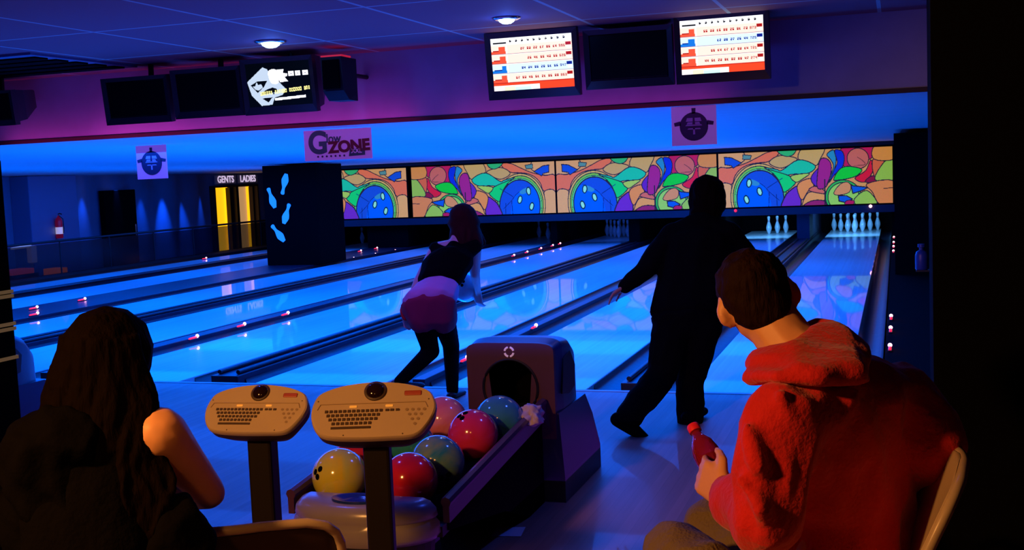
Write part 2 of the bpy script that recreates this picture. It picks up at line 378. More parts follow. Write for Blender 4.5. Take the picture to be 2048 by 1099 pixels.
def mural():
    nx, ny = 430, 138
    u, v = np.meshgrid((np.arange(nx)+.5)/nx, (np.arange(ny)+.5)/ny)
    X = 30+u*1948; top = 110-.036*(X-30); bot = 683-.027*(X-30); Y = top+v*(bot-top)
    C = np.zeros((ny, nx, 3)); C[:] = (222, 160, 78)
    K = np.array((38, 30, 20))
    def poly(P, c, w=5, sm=True):
        P = crm(P) if sm else P
        C[in_poly(X, Y, P)] = c
        if w: C[seg_d(X, Y, P) < w] = K
    poly([(30, 90), (300, 85), (330, 180), (160, 255), (30, 265)], (228, 170, 95))
    poly([(30, 265), (160, 258), (330, 215), (480, 150), (600, 95), (730, 80), (700, 140), (600, 195), (500, 205), (380, 225), (280, 275), (215, 350), (180, 430), (30, 440)], (236, 118, 60))
    poly([(30, 445), (170, 435), (165, 560), (180, 700), (30, 700)], (232, 175, 95))
    poly([(620, 190), (740, 130), (930, 160), (880, 210), (760, 262), (650, 235)], (205, 170, 88))
    poly([(1000, 55), (1235, 45), (1190, 170), (1130, 240), (950, 175)], (208, 172, 86))
    poly([(720, 60), (915, 60), (890, 120), (820, 140), (735, 110)], (50, 190, 100))
    poly(ell(500, 575, 335, 360), (226, 190, 80)); poly(ell(500, 575, 308, 335), (120, 205, 50)); poly(ell(503, 580, 290, 312), (90, 235, 130), 3)
    poly([(100, 145), (180, 150), (300, 205), (200, 262), (180, 235), (105, 225)], (20, 80, 205), 5, False)
    poly([(315, 120), (415, 128), (400, 170), (312, 168)], (90, 150, 135), 4, False)
    poly([(560, 255), (700, 275), (760, 285), (950, 175), (1135, 238), (1060, 315), (850, 330), (700, 380), (640, 300)], (30, 205, 150))
    poly([(600, 275), (700, 300), (840, 345), (915, 412), (790, 515), (750, 470), (720, 390), (660, 320)], (20, 220, 100))
    poly([(860, 345), (1065, 318), (1000, 372), (915, 412)], (172, 215, 70))
    poly(ell(505, 585, 270, 300), (22, 82, 205), 7)
    P = crm([(240, 560), (265, 440), (360, 372), (520, 430), (590, 520), (605, 700), (240, 700)])
    msk = in_poly(X, Y, P) & in_poly(X, Y, ell(505, 585, 262, 292)); C[msk] = (0, 100, 250)
    for L_ in ([(360, 372), (520, 430), (620, 520), (720, 600)], [(590, 470), (760, 370)], [(610, 520), (600, 700)], [(690, 540), (700, 690)]):
        C[seg_d(X, Y, crm(L_, closed=False), False) < 4] = (10, 40, 120)
    poly([(410, 380), (500, 420), (470, 450), (400, 430)], (50, 150, 190), 0)
    for cx, cy, an in ((380, 420, .15), (500, 510, -.3), (347, 595, -.3)):
        dx = (X-cx)*math.cos(an)+(Y-cy)*math.sin(an); dy = -(X-cx)*math.sin(an)+(Y-cy)*math.cos(an)
        C[(dx/34)**2+(dy/50)**2 < 1] = (10, 45, 60); C[(dx/20)**2+(dy/36)**2 < 1] = (150, 245, 200)
    poly([(745, 700), (790, 560), (860, 490), (930, 455), (965, 520), (970, 600), (940, 700)], (112, 42, 185), 7)
    poly([(930, 440), (1075, 372), (1115, 450), (1050, 505), (975, 600)], (235, 150, 60))
    poly([(980, 660), (1055, 520), (1225, 532), (1225, 605), (1080, 612)], (232, 165, 75))
    poly([(965, 700), (1080, 610), (1232, 612), (1232, 700)], (150, 32, 95))
    poly([(1060, 500), (1125, 455), (1232, 500), (1230, 535)], (215, 110, 80))
    poly([(1085, 360), (1185, 262), (1180, 440), (1120, 442)], (100, 32, 175))
    poly([(1180, 200), (1240, 158), (1300, 200), (1312, 290), (1265, 440), (1205, 482), (1150, 450)], (165, 32, 125))
    poly([(1440, 30), (1790, 25), (1772, 110), (1740, 170), (1560, 230), (1455, 255)], (195, 22, 75))
    poly([(1265, 120), (1345, 75), (1365, 200), (1320, 340), (1260, 440), (1335, 260), (1310, 180)], (40, 145, 185))
    poly([(1350, 80), (1430, 85), (1458, 160), (1430, 260), (1350, 330), (1290, 410), (1340, 290), (1380, 200)], (12, 45, 212))
    poly([(1745, 180), (1772, 280), (1680, 412), (1570, 372), (1690, 290)], (222, 22, 32))
    poly([(1680, 412), (1762, 345), (1835, 412)], (140, 12, 42))
    poly(ell(1605, 165, 118, 108), (205, 105, 82))
    C[seg_d(X, Y, crm([(1600, 150), (1660, 190), (1680, 230), (1560, 240)], closed=False), False) < 4] = (120, 60, 40)
    poly([(1765, 178), (1892, 176), (1850, 280), (1782, 355)], (218, 102, 45))
    poly([(1900, 190), (1990, 185), (1990, 388), (1785, 385)], (150, 198, 62))
    poly([(1790, 30), (1990, 30), (1990, 175), (1775, 170)], (222, 145, 52))
    poly([(1335, 388), (1400, 280), (1500, 246), (1645, 278), (1590, 345), (1480, 378), (1400, 388)], (20, 215, 25))
    poly(ell(1440, 570, 198, 180), (50, 195, 65)); poly(ell(1442, 572, 172, 156), (150, 220, 85))
    poly([(1335, 525), (1400, 440), (1480, 410), (1525, 450), (1500, 522), (1380, 548)], (218, 150, 85), 4)
    poly([(1560, 590), (1700, 500), (1810, 650), (1600, 655)], (150, 205, 70))
    poly([(1525, 448), (1715, 468), (1650, 500), (1545, 532)], (12, 92, 212), 6, False)
    poly([(1385, 555), (1475, 555), (1540, 590), (1455, 625), (1392, 612)], (12, 92, 212), 6, False)
    poly([(1480, 605), (1560, 612), (1530, 660), (1455, 645)], (180, 20, 80), 4)
    poly([(1700, 430), (1990, 400), (1990, 640), (1830, 640), (1760, 520)], (224, 138, 66))
    C[seg_d(X, Y, [(1880, 480), (1990, 470)], False) < 4] = K
    C[(abs(X-1238) < 6) & (Y > 380)] = K
    rng = np.random.default_rng(3); C *= (1+rng.normal(0, .02, C.shape))
    return np.clip(C/255, 0, 1)
MR = mural()
INK = attr_mat('blacklight_ink_artwork', .66, .6, .25)
mx = [-.058, -3.36, -6.69, -9.965, -13.25]
zb, zt_ = .69, 1.752
mlab = ['with its blue ball left and a salmon circle right', 'partly hidden by the dark standing bowler\'s head', 'partly hidden by the bending woman\'s head', 'cut off by the black pillar on its left']
me_cache = {}
for k in range(4):
    x1, x0 = mx[k]-.02, mx[k+1]+.02
    if k == 2: x1 -= .0; x0 += .03
    if k == 3: x1 -= .05
    bm = NB(); box(bm, (x0-.02, MY, zb-.03), (x1+.02, MY+.06, zt_+.035), bevel=.004)
    mo = tag(obj('masking_panel', bm, BLACKM), f'bright stained-glass style bowling mural panel {mlab[k]}', 'mural panel', 'mural panels above the pins')
    flip = k in (2, 3)
    A = MR[:, ::-1] if flip else MR
    raster('printed_face', A, x1-x0, zt_-zb, INK, mo, (x0, MY-.004, zb))
# header, soffit and dark curtain above/below
bm = NB(); box(bm, (-13.3, MY-.03, zt_+.035), (.05, MY+.1, 1.86)); tag(obj('trim_1', bm, BLACK), kind='structure')
bm = NB(); box(bm, (-13.3, MY-.01, .52), (.05, MY+.08, zb-.03)); tag(obj('trim_2', bm, mat('sweep_housing', (.010, .012, .03), .5)), kind='structure')
bm = NB(); box(bm, (-13.9, 27.0, -.2), (.3, 27.15, 2.2)); tag(obj('wall_pit_back', bm, BLACKM), kind='structure')
for i in range(0, 8):                         # kickbacks between pin decks
    xx = -.1 if i == 0 else (LX[i][1]-.23 if i == 8 else (LX[i][1]+LX[i+1][0])/2)
    wd = .1 if i in (0, 8) else (LX[i][1]-LX[i+1][0])/2-.235
    wd = max(wd, .05)
    bm = NB(); box(bm, (xx-wd if i else xx, 23.35, .035), (xx+wd if i else .12, 26.99, zb)); tag(obj('trim_kickback', bm, BLACKM if i != 1 else mat('kickback_plate', (.008, .01, .035), .5)), kind='structure')
for px_, py_, c in ((1471, 421, 0), (1741, 412, 1), ):
    p = atY(px_, py_, MY-.03); bm = NB(); bmesh.ops.create_icosphere(bm, subdivisions=2, radius=.03); o = obj('indicator_lamp', bm, LRED if c == 0 else LTIP, smooth=True, loc=p)
    tag(o, ('dim red' if c == 0 else 'pink-white') + ' indicator lamp under the mural above ' + ('the three pins' if c == 0 else 'the full rack'), 'indicator lamp')

# ------------------------------------------------------------------ room shell
def zc(y): return 1.945-.0056*(y-BY)
bm = NB(); prism(bm, [(BY+.12, zc(BY)), (31, zc(31)), (31, zc(31)+.1), (BY+.12, zc(BY)+.1)], -19, 1.8, 'x')
tag(obj('ceiling_over_lanes', bm, CEIL2), kind='structure')
def ceiling_mat():
    m = bpy.data.materials.new('ceiling_panels'); m.use_nodes = True; nt = m.node_tree; L = nt.links.new; b = nt.nodes['Principled BSDF']
    b.inputs['Roughness'].default_value = .75; b.inputs['Specular IOR Level'].default_value = .1
    tc = nt.nodes.new('ShaderNodeTexCoord'); br = nt.nodes.new('ShaderNodeTexBrick'); br.offset = 0; br.inputs['Scale'].default_value = 1
    br.inputs['Brick Width'].default_value = .84; br.inputs['Row Height'].default_value = 1.2; br.inputs['Mortar Size'].default_value = .012
    br.inputs['Mortar Smooth'].default_value = .1
    br.inputs['Color1'].default_value = (.30, .15, .20, 1); br.inputs['Color2'].default_value = (.33, .17, .22, 1); br.inputs['Mortar'].default_value = (.4, .6, .6, 1)
    mp = nt.nodes.new('ShaderNodeMapping'); mp.inputs['Location'].default_value = (.09, .4, 0); L(tc.outputs['Object'], mp.inputs[0]); L(mp.outputs[0], br.inputs['Vector']); L(br.outputs['Color'], b.inputs['Base Color'])
    return m
bm = NB(); box(bm, (-16.5, -2.5, 2.43), (1.8, BY, 2.6)); tag(obj('ceiling', bm, ceiling_mat()), kind='structure')
bm = NB(); box(bm, (-16.5, BY, zc(BY)+.0), (1.8, BY+.12, 2.6)); tag(obj('wall_bulkhead', bm, WALLB), kind='structure')
bm = NB(); box(bm, (-16.5, BY-.016, zc(BY)-.014), (1.8, BY-.001, zc(BY)+.016), bevel=.003); tag(obj('trim_3', bm, mat('bulkhead_edge', (.02, .006, .02), .6)), kind='structure')
# black partition and pillar on the right
bm = NB(); prism(bm, [(.088, 3.3), (1.8, 3.3), (1.8, 7.42), (.178, 7.42)], 0, 2.43); tag(obj('wall_right', bm, BLACKM), kind='structure')
bm = NB(); box(bm, (-.035, 15.8, .035), (1.8, 23.15, zc(15.8)-.05)); tag(obj('wall_right_block', bm, BLACKM), kind='structure')
bm = NB(); box(bm, (1.8, -2.5, -.3), (1.95, 31, 2.6)); tag(obj('wall_right_outer', bm, BLACKM), kind='structure')
bm = NB(); box(bm, (-19, -2.65, -.6), (1.95, -2.5, 2.6)); tag(obj('wall_back', bm, mat('back_wall', (.05, .04, .05), .9)), kind='structure')
# pillar with pin decals
bm = NB(); box(bm, (-11.06, 18.95, .031), (-9.97, 20.0, zc(19)-.02), bevel=.01)
pil = tag(obj('pillar', bm, BLACKM), 'square black pillar with four glowing blue pin decals, under the green and red sign', 'pillar')
DEC = mat('blacklight_decal', (.02, .2, .6), .6, emit=rgb(30, 135, 245), es=1.0)
pin2d = [(r, z-.19) for r, z in prof]
for (a, b) in (((572, 350), (565, 386)), ((537, 378), (549, 413)), ((578, 409), (568, 445)), ((545, 452), (567, 480))):
    pa = atY(a[0], a[1], 18.94); pb = atY(b[0], b[1], 18.94)
    mid = (pa+pb)/2; d = (pa-pb); L_ = {0: .62}.get(0); an = math.atan2(d.x, d.z); 
    if a == (572, 350): an += math.pi
    s = 1.02
    bm = NB()
    out = [(r, z) for r, z in pin2d if r > 0] + [(-r, z) for r, z in pin2d[::-1] if r > 0]
    pts = [(X_*math.cos(an)+Z_*math.sin(an), -X_*math.sin(an)+Z_*math.cos(an)) for X_, Z_ in [(q[0]*s*1.15, q[1]*s) for q in out]]
    prism(bm, pts, 0, .006, 'y'); obj('pin_decal', bm, DEC, pil, loc=(mid.x, 18.938, mid.z))

# left side wall with rib lit folds, doorways
SWX = -16.5
k_ = SWX/-15.6
def sw(px_, py_): return atX(px_, py_, SWX)
dA0, dA1 = sw(424, 375).y, sw(465, 373).y; dB0, dB1 = sw(470, 373).y, sw(508, 371).y
dtop = 1.482
kd0, kd1 = sw(195, 380).y, sw(258, 380).y
WM = mat('folded_wall', (.18, .21, .32), .35, var=.15, vscale=1.2)
def wall_piece(y0, y1, z0, z1, name='wall_left'):
    bm = NB(); n = max(2, int((y1-y0)/.04)); pts = []
    for i in range(n+1):
        y = y0+(y1-y0)*i/n; t = (y-9)*2*math.pi/1.05
        pts.append((SWX + .05*math.sin(t)+.03*math.sin(t*.43+1), y))
    pts += [(SWX-.2, y1), (SWX-.2, y0)]
    prism(bm, pts, z0, z1); return tag(obj(name, bm, WM, smooth=True, sharp=40), kind='structure')
wall_piece(6, dA0-.08, -.45, zc(20)+.0)
wall_piece(dA0-.08, dB1+.06, dtop+.04, zc(25)); wall_piece(dB1+.06, 31, -.45, zc(28))
YEL = mat('yellow_corridor', rgb(255, 205, 30), .8, emit=rgb(255, 190, 20), es=1.1)  # corridor light put into the wall as glow, no lamp inside
TANW = mat('tan_corridor', rgb(190, 150, 100), .8, emit=rgb(190, 145, 95), es=.8)  # same lit look put into the tan wall as glow
FR = mat('dark_wood_frame', (.03, .012, .006), .5)
for n, (y0, y1) in enumerate(((dA0, dA1), (dB0, dB1)), 1):
    bm = NB()
    box(bm, (SWX-.16, y0-.07, -.45), (SWX+.1, y0, dtop+.05)); box(bm, (SWX-.16, y1, -.45), (SWX+.1, y1+.05, dtop+.05)); box(bm, (SWX-.16, y0, dtop), (SWX+.1, y1, dtop+.05))
    d = tag(obj(f'door_{n}', bm, FR), kind='structure')
    bm = NB(); box(bm, (SWX-.30, y0-(.1 if n == 1 else .0), -.45), (SWX-.26, y1+(.02 if n == 1 else 1.1), dtop+.05)); obj('corridor_wall', bm, YEL if n == 1 else TANW, d)
    bm = NB(); box(bm, (SWX-.26, y1+.0, -.45), (SWX-.165, y1+.04, dtop+.05)); obj('corridor_side', bm, YEL, d)
    bm = NB(); box(bm, (SWX-.14, y1-.12, -.44), (SWX-.02, y1-.005, dtop-.01)) if n == 1 else box(bm, (SWX-.14, y1-.06, -.44), (SWX-.02, y1-.005, dtop-.01)); obj('door_leaf', bm, FR, d)
def to_mesh(cu, m, par):
    t = bpy.data.objects.new('lettering', cu); COL.objects.link(t)
    me = bpy.data.meshes.new_from_object(t.evaluated_get(bpy.context.evaluated_depsgraph_get())); bpy.data.objects.remove(t); bpy.data.curves.remove(cu)
    me.materials.clear(); return link('lettering', me, m, par)
sgn = mat('sign_board_pale', (.55, .5, .5), .6)
TXT = mat('white_letters', (.8, .8, .85), .5, emit=(.75, .6, .85), es=.8)
for n, (y0, y1, t) in enumerate(((dA0, dA1, 'GENTS'), (dB0, dB1, 'LADIES'))):
    bm = NB(); box(bm, (SWX+.09, y0-.02, dtop+.09), (SWX+.11, y1+.02, dtop+.31), bevel=.004)
    so = tag(obj('door_sign', bm, sgn), f'pale sign reading {t} above the ' + ('yellow lit left doorway' if n == 0 else 'tan lit right doorway'), 'sign')
    cu = bpy.data.curves.new('lettering', 'FONT'); cu.body = t; cu.size = .24; cu.align_x = 'CENTER'; cu.align_y = 'CENTER'; cu.extrude = .003; cu.offset = .004
    o = to_mesh(cu, TXT, so)
    o.location = (SWX+.116, (y0+y1)/2, dtop+.2); o.rotation_euler = (R_(90), 0, R_(90)); o.scale = (1.05, 1, 1)
# dark recess door
bm = NB(); box(bm, (SWX+.02, kd0, -.45), (SWX+.16, kd1, 1.53), bevel=.01)
dd = tag(obj('door_3', bm, BLACKM), kind='structure')
bm = NB(); tube(bm, [(SWX+.2, kd1-.12, .5), (SWX+.2, kd1-.12, .75)], .015, 8); obj('door_handle', bm, CHROME, dd)
# corner column left of the recess
cy0, cy1 = sw(100, 380).y-1.2, sw(133, 380).y
bm = NB(); box(bm, (SWX+.05, cy0, -.45), (SWX+.5, cy1-.3, zc(18)-.01), bevel=.02); tag(obj('wall_left_column', bm, mat('column_paint', (.16, .2, .34), .5)), kind='structure')
# fire extinguisher
p = sw(118, 455); xo = SWX+.582
p = atX(118, 452, xo)
bm = NB(); lathe(bm, [(0, 0), (.07, 0), (.08, .02), (.08, .40), (.06, .46), (.025, .5), (.025, .53), (0, .53)], 20)
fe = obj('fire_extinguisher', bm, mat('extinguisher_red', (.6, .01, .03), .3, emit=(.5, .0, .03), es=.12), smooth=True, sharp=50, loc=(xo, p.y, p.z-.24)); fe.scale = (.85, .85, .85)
tag(fe, 'red fire extinguisher with a white label hung on the far left column', 'fire extinguisher')
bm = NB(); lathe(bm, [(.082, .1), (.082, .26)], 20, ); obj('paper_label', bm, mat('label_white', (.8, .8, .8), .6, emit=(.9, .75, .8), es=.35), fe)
bm = NB(); tube(bm, [(0, 0, .52), (0, 0, .57), (.05, 0, .58), (.1, 0, .56)], .013, 8); obj('handle', bm, BLACK, fe)
bm = NB(); tube(bm, [(.02, 0, .53), (.1, .03, .45), (.11, .03, .25), (.1, .02, .12)], .011, 8); obj('hose', bm, BLACK, fe)
# railing with smoked panels between farthest lane and walkway
RX = -14.75
bm = NB(); tube(bm, [(RX, 9, .64), (RX, 26.5, .64)], .022, 8); rl = tag(obj('walkway_railing', bm, BLACK), 'long thin dark railing beyond the farthest lane in front of the doorways', 'railing')
for k in range(13):
    bm = NB(); tube(bm, [(RX, 9.2+k*1.44, -.13), (RX, 9.2+k*1.44, .63)], .014, 8); obj('post', bm, BLACK, rl)
GL = mat('smoked_glass', (.004, .004, .012), .25, alpha=.62)
bm = NB(); box(bm, (RX-.004, 9.2, -.1), (RX+.004, 26.4, .6)); obj('glass_infill', bm, GL, rl)
bm = NB(); box(bm, (-14.9, 7.9, -.14), (-14.3, 27, .03)); tag(obj('trim_4', bm, BLACK), kind='structure')
# small things on the walkway side at the far left
p = atX(63, 520, -15.3)
bm = NB(); tube(bm, [(0, 0, -.44-0), (0, 0, p.z+.28)], .03, 10); 
st = obj('post_arm_stand', bm, mat('stand_grey', (.3, .27, .27), .5), loc=(p.x, p.y, 0), smooth=True, sharp=50)
tag(st, 'pale upright stand with a short horizontal arm at the far left beyond the lanes', 'stand')
bm = NB(); box(bm, (-.06, -.05, p.z-.05), (.06, .1, p.z+.27), bevel=.02); obj('body', bm, mat('stand_pale', (.5, .4, .4), .5, emit=(.5, .4, .35), es=.12), st)
bm = NB(); tube(bm, [(0, 0, p.z+.27), (0, -.5, p.z+.25)], [.03, .02], 8); obj('arm', bm, mat('arm_pale', (.6, .6, .5), .4, emit=(.6, .6, .5), es=.2), st)
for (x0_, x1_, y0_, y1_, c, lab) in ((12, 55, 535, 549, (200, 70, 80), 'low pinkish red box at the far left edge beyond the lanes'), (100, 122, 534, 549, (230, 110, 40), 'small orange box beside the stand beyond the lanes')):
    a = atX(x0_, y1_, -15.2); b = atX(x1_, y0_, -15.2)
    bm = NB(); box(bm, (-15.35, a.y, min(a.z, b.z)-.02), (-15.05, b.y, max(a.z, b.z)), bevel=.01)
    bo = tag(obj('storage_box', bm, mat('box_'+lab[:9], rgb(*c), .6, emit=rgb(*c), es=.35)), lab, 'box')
    bm = NB(); box(bm, (-15.4, a.y-.05, -.45), (-15.0, b.y+.05, min(a.z, b.z)-.02)); tag(obj('box_plinth', bm, BLACKM), 'black plinth under the ' + ('pinkish red' if x0_ == 12 else 'small orange') + ' box', 'plinth')

# ceiling vent grille left
bm = NB(); box(bm, (-6.6, 6.15, 2.414), (-5.2, 7.25, 2.4298)); vg = tag(obj('ceiling_vent', bm, mat('vent_frame', (.1, .1, .25), .5)), 'long dark slatted vent set in the ceiling at upper left', 'vent')
for k in range(5):
    bm = NB(); box(bm, (-6.55, 6.25+k*.2, 2.404), (-5.25, 6.37+k*.2, 2.415)); obj('slot', bm, BLACKM, vg)

# ------------------------------------------------------------------ signs hung behind the bulkhead
PAP = mat('laminated_paper', (.34, .22, .42), .45, emit=(.25, .08, .45), es=.35)  # white paper, its blacklight purple put into colour and glow
SINK = mat('sign_ink_dark', (.012, .008, .05), .5)
def placard(px0, px1, py0, py1, Y, lab):
    a = atY(px0, py0, Y); b = atY(px1, py1, Y); w = b.x-a.x; h = a.z-b.z
    zt = a.z
    bm = NB(); box(bm, (0, 0, 0), (w, .004, h)); o = tag(obj('hanging_sign', bm, PAP, loc=(a.x, Y, b.z)), lab, 'sign')
    return o, w, h
for (q, Y, lab) in (((271, 336, 292, 356), 9.0, 'purple-lit placard with a dark crosshair emblem hanging at far left'), ((1342, 1434, 213, 288), 7.95, 'purple-lit placard with a dark crosshair emblem above the right bowler')):
    o, w, h = placard(*q, Y, lab)
    bm = NB(); cx, cz, r = w*.5, h*.47, h*.36
    ring = [(cx+r*math.cos(t), cz+r*math.sin(t)) for t in (2*math.pi*k/28 for k in range(28))]
    prism(bm, ring, -.003, 0, 'y')
    prism(bm, [(cx-.012, cz+r*.9), (cx+.012, cz+r*.9), (cx+.014, cz+r*1.28), (cx-.014, cz+r*1.28)], -.003, 0, 'y')
    for s in (-1, 1): prism(bm, [(cx+s*r*.9, cz+r*.1), (cx+s*r*1.35, cz+r*.05), (cx+s*r*1.4, cz+r*.3), (cx+s*r*.95, cz+r*.4)], -.003, 0, 'y')
    obj('emblem', bm, SINK, o)
    bm = NB(); LI = MATS.get('emblem_light') or mat('emblem_light', (.40, .26, .42), .5)
    for (x0_, x1_, z0_, z1_) in ((-.55, -.08, .35, .6), (.08, .55, .35, .6), (-.6, .6, .05, .13), (-.45, .5, -.2, -.12), (-.06, .08, -.55, -.12), (-.5, -.1, .16, .3), (.1, .45, .16, .3)):
        prism(bm, [(cx+x0_*r, cz+z0_*r), (cx+x1_*r, cz+z0_*r), (cx+x1_*r*.85, cz+z1_*r), (cx+x0_*r*.85, cz+z1_*r)], -.005, -.003, 'y')
    obj('emblem_marks', bm, LI, o)
    for s in (.1, .9):
        bm = NB(); tube(bm, [(w*s, .002, h), (w*s, .002, zc(Y)-o.location.z)], .0015, 6); obj('string', bm, PAP, o)
o, w, h = placard(607, 745, 262, 316, 8.1, 'wide purple-lit GLOW ZONE sign with green and red lettering above the pillar')
def text(body, size, loc, m, par, off=0, sx=1, rot=0, ext=.001):
    cu = bpy.data.curves.new('lettering', 'FONT'); cu.body = body; cu.size = size; cu.extrude = ext; cu.offset = off
    t = to_mesh(cu, m, par)
    t.location = loc; t.rotation_euler = (R_(90), rot, 0); t.scale = (sx, 1, 1); return t
SG = mat('sign_green', (.01, .11, .08), .5); SR = mat('sign_red', (.10, .004, .008), .5); SO = mat('sign_olive', (.07, .12, .02), .5)
text('G', h*1.02, (w*.06, -.002, h*.25), SG, o, .008, .95)
text('low', h*.40, (w*.335, -.005, h*.58), SG, o, .002, .9)
text('ZONE', h*.50, (w*.37, -.006, h*.24), SR, o, .006, 1.08, R_(-2))
text('XXL', h*.2, (w*.70, -.006, h*.2), PAP, o, .001)
bm = NB(); prism(bm, [(w*.66, h*.1), (w*.9, h*.12), (w*.9, h*.34), (w*.68, h*.36)], -.005, -.0045, 'y'); obj('sign_patch', bm, SG, o)
bm = NB()
for k in range(7): prism(bm, [(w*(.2+.065*k)+.008*math.cos(t), h*.13+.008*math.sin(t)) for t in (2*math.pi*j/10 for j in range(10))], -.003, 0, 'y')
obj('lettering_dots', bm, SINK, o)

# ------------------------------------------------------------------ monitors
TVM = mat('monitor_shell', (.035, .02, .03), .4); TVS = mat('dead_screen', (.003, .003, .004), .25)
DIG = {'1': '010110010010111', '2': '111001111100111', '3': '111001111001111', '4': '101101111001001', '5': '111100111001111', '6': '111100111101111', '7': '111001010010010', '8': '111101111101111', '9': '111101111001111', '0': '111101101101111'}
def score_screen(rows, seed):
    rs = random.Random(seed); nx, ny = 150, 104; A = np.ones((ny, nx, 3))*(1.0, .93, .88)
    def rect(x0, y0, x1, y1, c): A[int(y0):int(y1), int(x0):int(x1)] = c
    def num(x0, y0, ch, c, s=1):
        for i, b in enumerate(DIG[ch]):
            if b == '1': rect(x0+(i % 3)*s, y0+(i//3)*s, x0+(i % 3)*s+s, y0+(i//3)*s+s, c)
    rect(0, 0, nx, 13, (.98, .98, 1)); rect(4, 8, 29, 11, (.08, .08, .1))
    for k in range(10):
        num(35+k*11, 4, str((k+1) % 10), (.03, .03, .06)); rect(35+k*11, 6, 39+k*11, 8, (.03, .03, .06))
    for r, tint in enumerate(rows):
        y0 = 14+r*19; base, dark, blob = {'r': ((1, .83, .78), (.6, .08, .08), (.85, .3, .2)), 'b': ((.78, .88, 1), (.05, .12, .5), (.08, .42, .8))}[tint]
        rect(0, y0, nx, y0+18, base); rect(0, y0+17, nx, y0+18, (.55, .45, .55)); rect(28, y0, 30, y0+17, (1, 1, 1))
        rect(0, y0+12, 27, y0+17, blob); rect(3, y0+10, 24, y0+12, dark); rect(15 + rs.randint(-2, 4), y0+3, 26, y0+12, blob)
        rect(138, y0+2, 148, y0+8, dark); rect(140, y0+9, 147, y0+14, (1, 1, 1))
        n = rs.randint(5, 7)
        for k in range(n):
            xx = 126-12*(n-k)+1
            for j in range(2): num(xx+j*4, y0+6, rs.choice('123456789'), dark); rect(xx+j*4, y0+8, xx+j*4+2, y0+10, dark)
        for j in range(3): num(126+j*4, y0+6, rs.choice('123456789'), dark)
    rect(0, 90, nx, 104, (.98, .25, .12)); rect(0, 94, 86, 104, (1, .96, .97)); rect(40, 98, 70, 104, (.75, .95, .95)); rect(20, 96, 40, 104, (1, .96, .75)); rect(0, 88, nx, 90, (.7, .15, .1))
    return A
def logo_screen():
    nx, ny = 150, 110
    X, Y = np.meshgrid(np.arange(nx)/nx*1000+180, np.arange(ny)/ny*760+130)
    C = np.zeros((ny, nx, 3)); C[:] = (.004, .012, .02)
    def poly(P, c): C[in_poly(X, Y, P)] = c
    G = (.68, .74, .82); Wt = (.97, .97, 1); K = (.004, .012, .02)
    poly([(180, 440), (450, 200), (520, 240), (560, 330), (690, 480), (780, 600), (720, 700), (590, 740), (540, 860), (370, 870), (230, 680)], G)
    poly([(230, 500), (340, 440), (500, 440), (440, 540), (330, 640)], K); poly([(260, 520), (300, 520), (330, 450), (350, 500), (400, 490), (420, 550), (350, 600), (300, 580)], G)
    poly([(400, 640), (480, 590), (570, 560), (640, 590), (640, 640), (400, 680)], K); poly([(390, 740), (560, 730), (480, 815)], K)
    poly(crm([(530, 280), (660, 260), (680, 480), (560, 480)]), Wt); poly([(670, 260), (780, 255), (760, 320), (830, 340), (820, 380), (780, 395), (830, 470), (700, 480), (680, 400)], Wt)
    for cx in (885, 990, 1105):
        C[(abs(X-cx) < 42) & (abs(Y-340) < 44)] = Wt; C[(abs(X-cx) < 10) & (abs(Y-345) < 12)] = (.5, .5, .6)
    Yc = (1, .96, .6)
    for k in range(24):
        x0 = 370+k*33; yb = 660-.08*(x0-370)
        C[(X > x0) & (X < x0+24) & (abs(Y-yb) < 32) & ~((abs(X-x0-12) < 5) & (abs(Y-yb) < 14))] = Yc if k % 7 < 6 else K
    C[(X > 590) & (X < 1080) & (abs(Y-(770-.05*(X-590))) < 22)] = Wt
    return C
SCR = attr_mat('score_screen_glow', 1.45, .3, .05)
tilt = R_(-9)
def monitor(px0, px1, py0, py1, kind, lab, Y=7.1, arr=None):
    a = atY(px0, py0, Y); b = atY(px1, py1, Y); w = b.x-a.x; h = a.z-b.z; cx = (a.x+b.x)/2; cz = (a.z+b.z)/2
    root = empty('score_monitor', (cx, Y, cz)); root.rotation_euler = (R_(7), 0, 0); tag(root, lab, 'monitor', 'overhead monitors along the bulkhead')
    iw, ih = w*.44, h*.41
    bm = NB()                                   # bezel ring
    o_ = [(-w/2, -h/2-.02), (w/2, -h/2-.02), (w/2, h/2), (-w/2, h/2)]; i_ = [(-iw, -ih), (iw, -ih), (iw, ih), (-iw, ih)]
    for y0, y1 in ((-.02, .03),):
        vo = [[bm.verts.new((p[0], y, p[1])) for p in o_] for y in (y0, y1)]; vi = [[bm.verts.new((p[0], y+(.012 if y == y0 else 0), p[1])) for p in i_] for y in (y0, y1)]
        for k in range(4):
            k2 = (k+1) % 4
            bm.faces.new((vo[0][k], vo[0][k2], vi[0][k2], vi[0][k])); bm.faces.new((vo[1][k], vo[1][k2], vi[1][k2], vi[1][k]))
            bm.faces.new((vo[0][k], vo[0][k2], vo[1][k2], vo[1][k])); bm.faces.new((vi[0][k], vi[0][k2], vi[1][k2], vi[1][k]))
    obj('bezel', bm, TVM, root)
    bm = NB(); loft(bm, [[Vector((sx*w*.49*s, y, sz*h*.49*s+dz)) for sx, sz in ((-1, -1), (1, -1), (1, 1), (-1, 1))] for y, s, dz in ((.03, 1, 0), (.14, .93, 0), (.34, .62, .03), (.38, .55, .03))])
    obj('shell', bm, TVM, root)
    if arr is None:
        bm = NB(); box(bm, (-iw, -.006, -ih), (iw, .02, ih), bevel=.008); obj('screen', bm, TVS, root)
    else: raster('screen', arr, iw*2, ih*2, SCR, root, (-iw, -.006, -ih))
    bm = NB(); tube(bm, [(0, .2, h*.4), (0, .2+.02, h*.5+(2.425-cz-h*.5)+.0)], .02, 8); obj('ceiling_mount', bm, BLACK, root)
    return root
